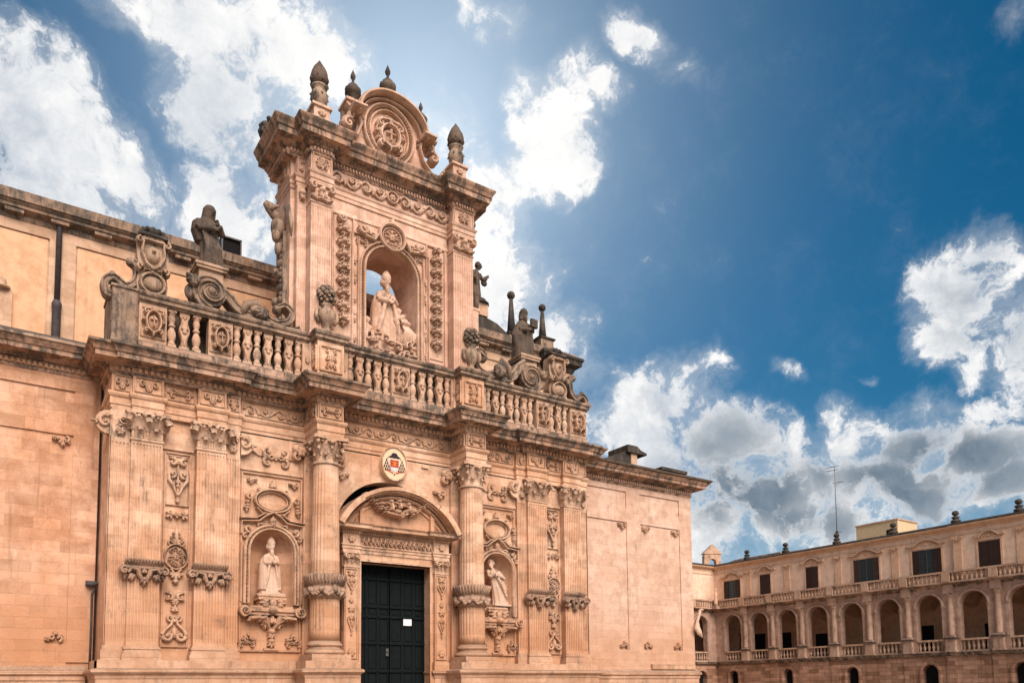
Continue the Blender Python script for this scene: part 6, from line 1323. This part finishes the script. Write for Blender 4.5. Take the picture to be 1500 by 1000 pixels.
# doors and windows in the loggia wall
def ldoor(Y, w, z0, z1):
    t = MB(); t.box(PXF+3.54, PXF+3.6, Y-w/2, Y+w/2, z0, z1); o = ppart('loggia_door', t, M_BLACK)
    t = MB(); t.box(PXF+3.5, PXF+3.6, Y-w/2-.12, Y-w/2, z0, z1+.12); t.box(PXF+3.5, PXF+3.6, Y+w/2, Y+w/2+.12, z0, z1+.12); t.box(PXF+3.5, PXF+3.6, Y-w/2, Y+w/2, z1, z1+.12); ppart('door_frame', t, S_PALI, o)
import itertools
for Y, w, z0, z1 in ((23.1, 1.1, 3.8, 6.8), (21.17, 1.25, 3.8, 6.61), (18.22, 1.25, 3.8, 6.55), (14.41, 1.25, 3.8, 6.2), (9.3, 1.15, 3.8, 6.27), (4.75, 1.0, 3.8, 6.24), (-.15, 1.15, 3.8, 6.1), (-6, 1.2, 3.8, 6.3)): ldoor(Y, w, z0, z1)
q = MB(); q.box(PXF+.1, PXF+25, -14.3, YC+.5, 13.2, 13.3); q.box(PXF-16, PXF+25, YC+.2, YC+12, 13.2, 13.3); q.box(PXF+3.8, PXF+25, -14.3, YC+12, 0, 13.2); q.box(PXF-16, PXF+4, YC+3.8, YC+12, 0, 13.2); ppart('body_and_roof', q, S_PALP)
# things on the palace roof
ball = None
for Y, lb in ((19.7, 'smallest dark ball finial at the far end of the palace roof edge'), (15.4, 'dark ball finial on the roof left of the tall antenna'), (10.3, 'dark ball finial on the roof right of the tall antenna'), (5.3, 'brown ball finial in front of the ochre roof house'), (.4, 'dark ball finial on the roof corner above the projecting palace end'), (-3.9, 'dark ball finial closest to the right edge of the photo')):
    y = Y; x = PXF+.1 if Y > .45 else PXF-.05
    if ball is None:
        ball = thing('ball_finial', lb, 'finial', (x, y, 13.48), 'ball finials along the palace roof')
        q = MB(); q.lathe(0, 0, [(.34, 0), (.34, .2), (.22, .26), (.2, .34), (.3, .4), (.26, .46), (.12, .52), (.12, .6)], 12); obj('foot', q, S_DARK, ball); q = MB(); q.ball((0, 0, .74), (.25, .25, .2), 12, 8); obj('ball', q, S_DARK, ball)
    else: c = copy_of(ball, None, (x, y, 13.48)); c['label'] = lb
t = thing('roof_antenna', 'tall thin television antenna mast on the palace roof', 'antenna', (62, 11.45, 13.3))
q = MB(); q.tube([(0, 0, 0), (.03, 0, 2.5), (.05, 0, 7.6)], [.05, .04, .03], 6); obj('mast', q, M_METAL, t)
q = MB(); 
for z, L, dx in ((7.5, .75, .25), (7.2, .55, .25), (6.0, .55, -.35), (1.6, .5, 0)): q.tube([(0, -L+dx, z-.05), (0, L+dx, z+.04)], .028, 5)
q.box(-.08, .08, -.1, .1, 1.0, 1.7); obj('cross_arms', q, M_METAL, t)
t = thing('roof_house', 'plain ochre block house on the palace roof under the clouds', 'roof house', (66, 9.2, 13.2))
q = MB(); q.box(-1.6, 1.6, -1.9, 1.9, 0, 2.35); obj('walls', q, M_HOUSE, t); q = MB(); q.box(-1.68, 1.68, -1.98, 1.98, 2.35, 2.45); obj('roof', q, S_CLER, t); q = MB(); q.box(-1.62, -1.6, -1.5, -.9, 1.0, 1.6); obj('window', q, M_BLACK, t)
t = thing('bell_gable', 'little stone bell gable with a bell behind the palace corner', 'bell gable', (66.4, 29.5, 13.2))
q = MB(); arched_wall(q, -1.0, 1.0, 0, 3.0, -.35, .35, 0, .42, .8, 2.0, 10); q.prism([(-1.15, 3.0), (1.15, 3.0), (0, 4.15)], -.42, .42); q.v = [(x*.95, y, z*.93) for x, y, z in q.v]; obj('gable_wall', q, S_PALB, t)
q = MB(); q.lathe(0, 0, [(.27, 0), (.22, .15), (.18, .4), (.08, .52)], 12, z0=1.2); obj('bell', q, M_METAL, t); t.rotation_euler.z = -.5
t = thing('attic_roof_block', 'low pale roof block behind the palace roof edge left of the antenna', 'roof block', (66, 19, 13.2))
q = MB(); q.prismx([(-4.2, 0), (4.6, 0), (4.6, .55), (2.2, 1.35), (-4.2, 1.15)], -1.5, 1.5); obj('walls', q, S_PALP, t)
q = MB(); q.prismx([(-2.0, 0), (6.5, 0), (6.5, .25), (3.2, .75), (-2.0, .75)], -4.5, -3.5); obj('dark_parapet', q, S_WEA, t)
t = thing('corner_statuette', 'small stone statue on the palace terrace at the inner corner', 'statue', (59.2, 22.9, 9.3))
q = MB(); q.lathe(0, 0, [(.18, 0), (.2, .3), (.14, .9), (.2, 1.2), (.08, 1.4), (.12, 1.5), (.1, 1.7), (.02, 1.78)], 10); obj('figure', q, S_PALT, t); q = MB(); q.box(-.25, .25, -.25, .25, -.3, 0); obj('block', q, S_PAL, t)
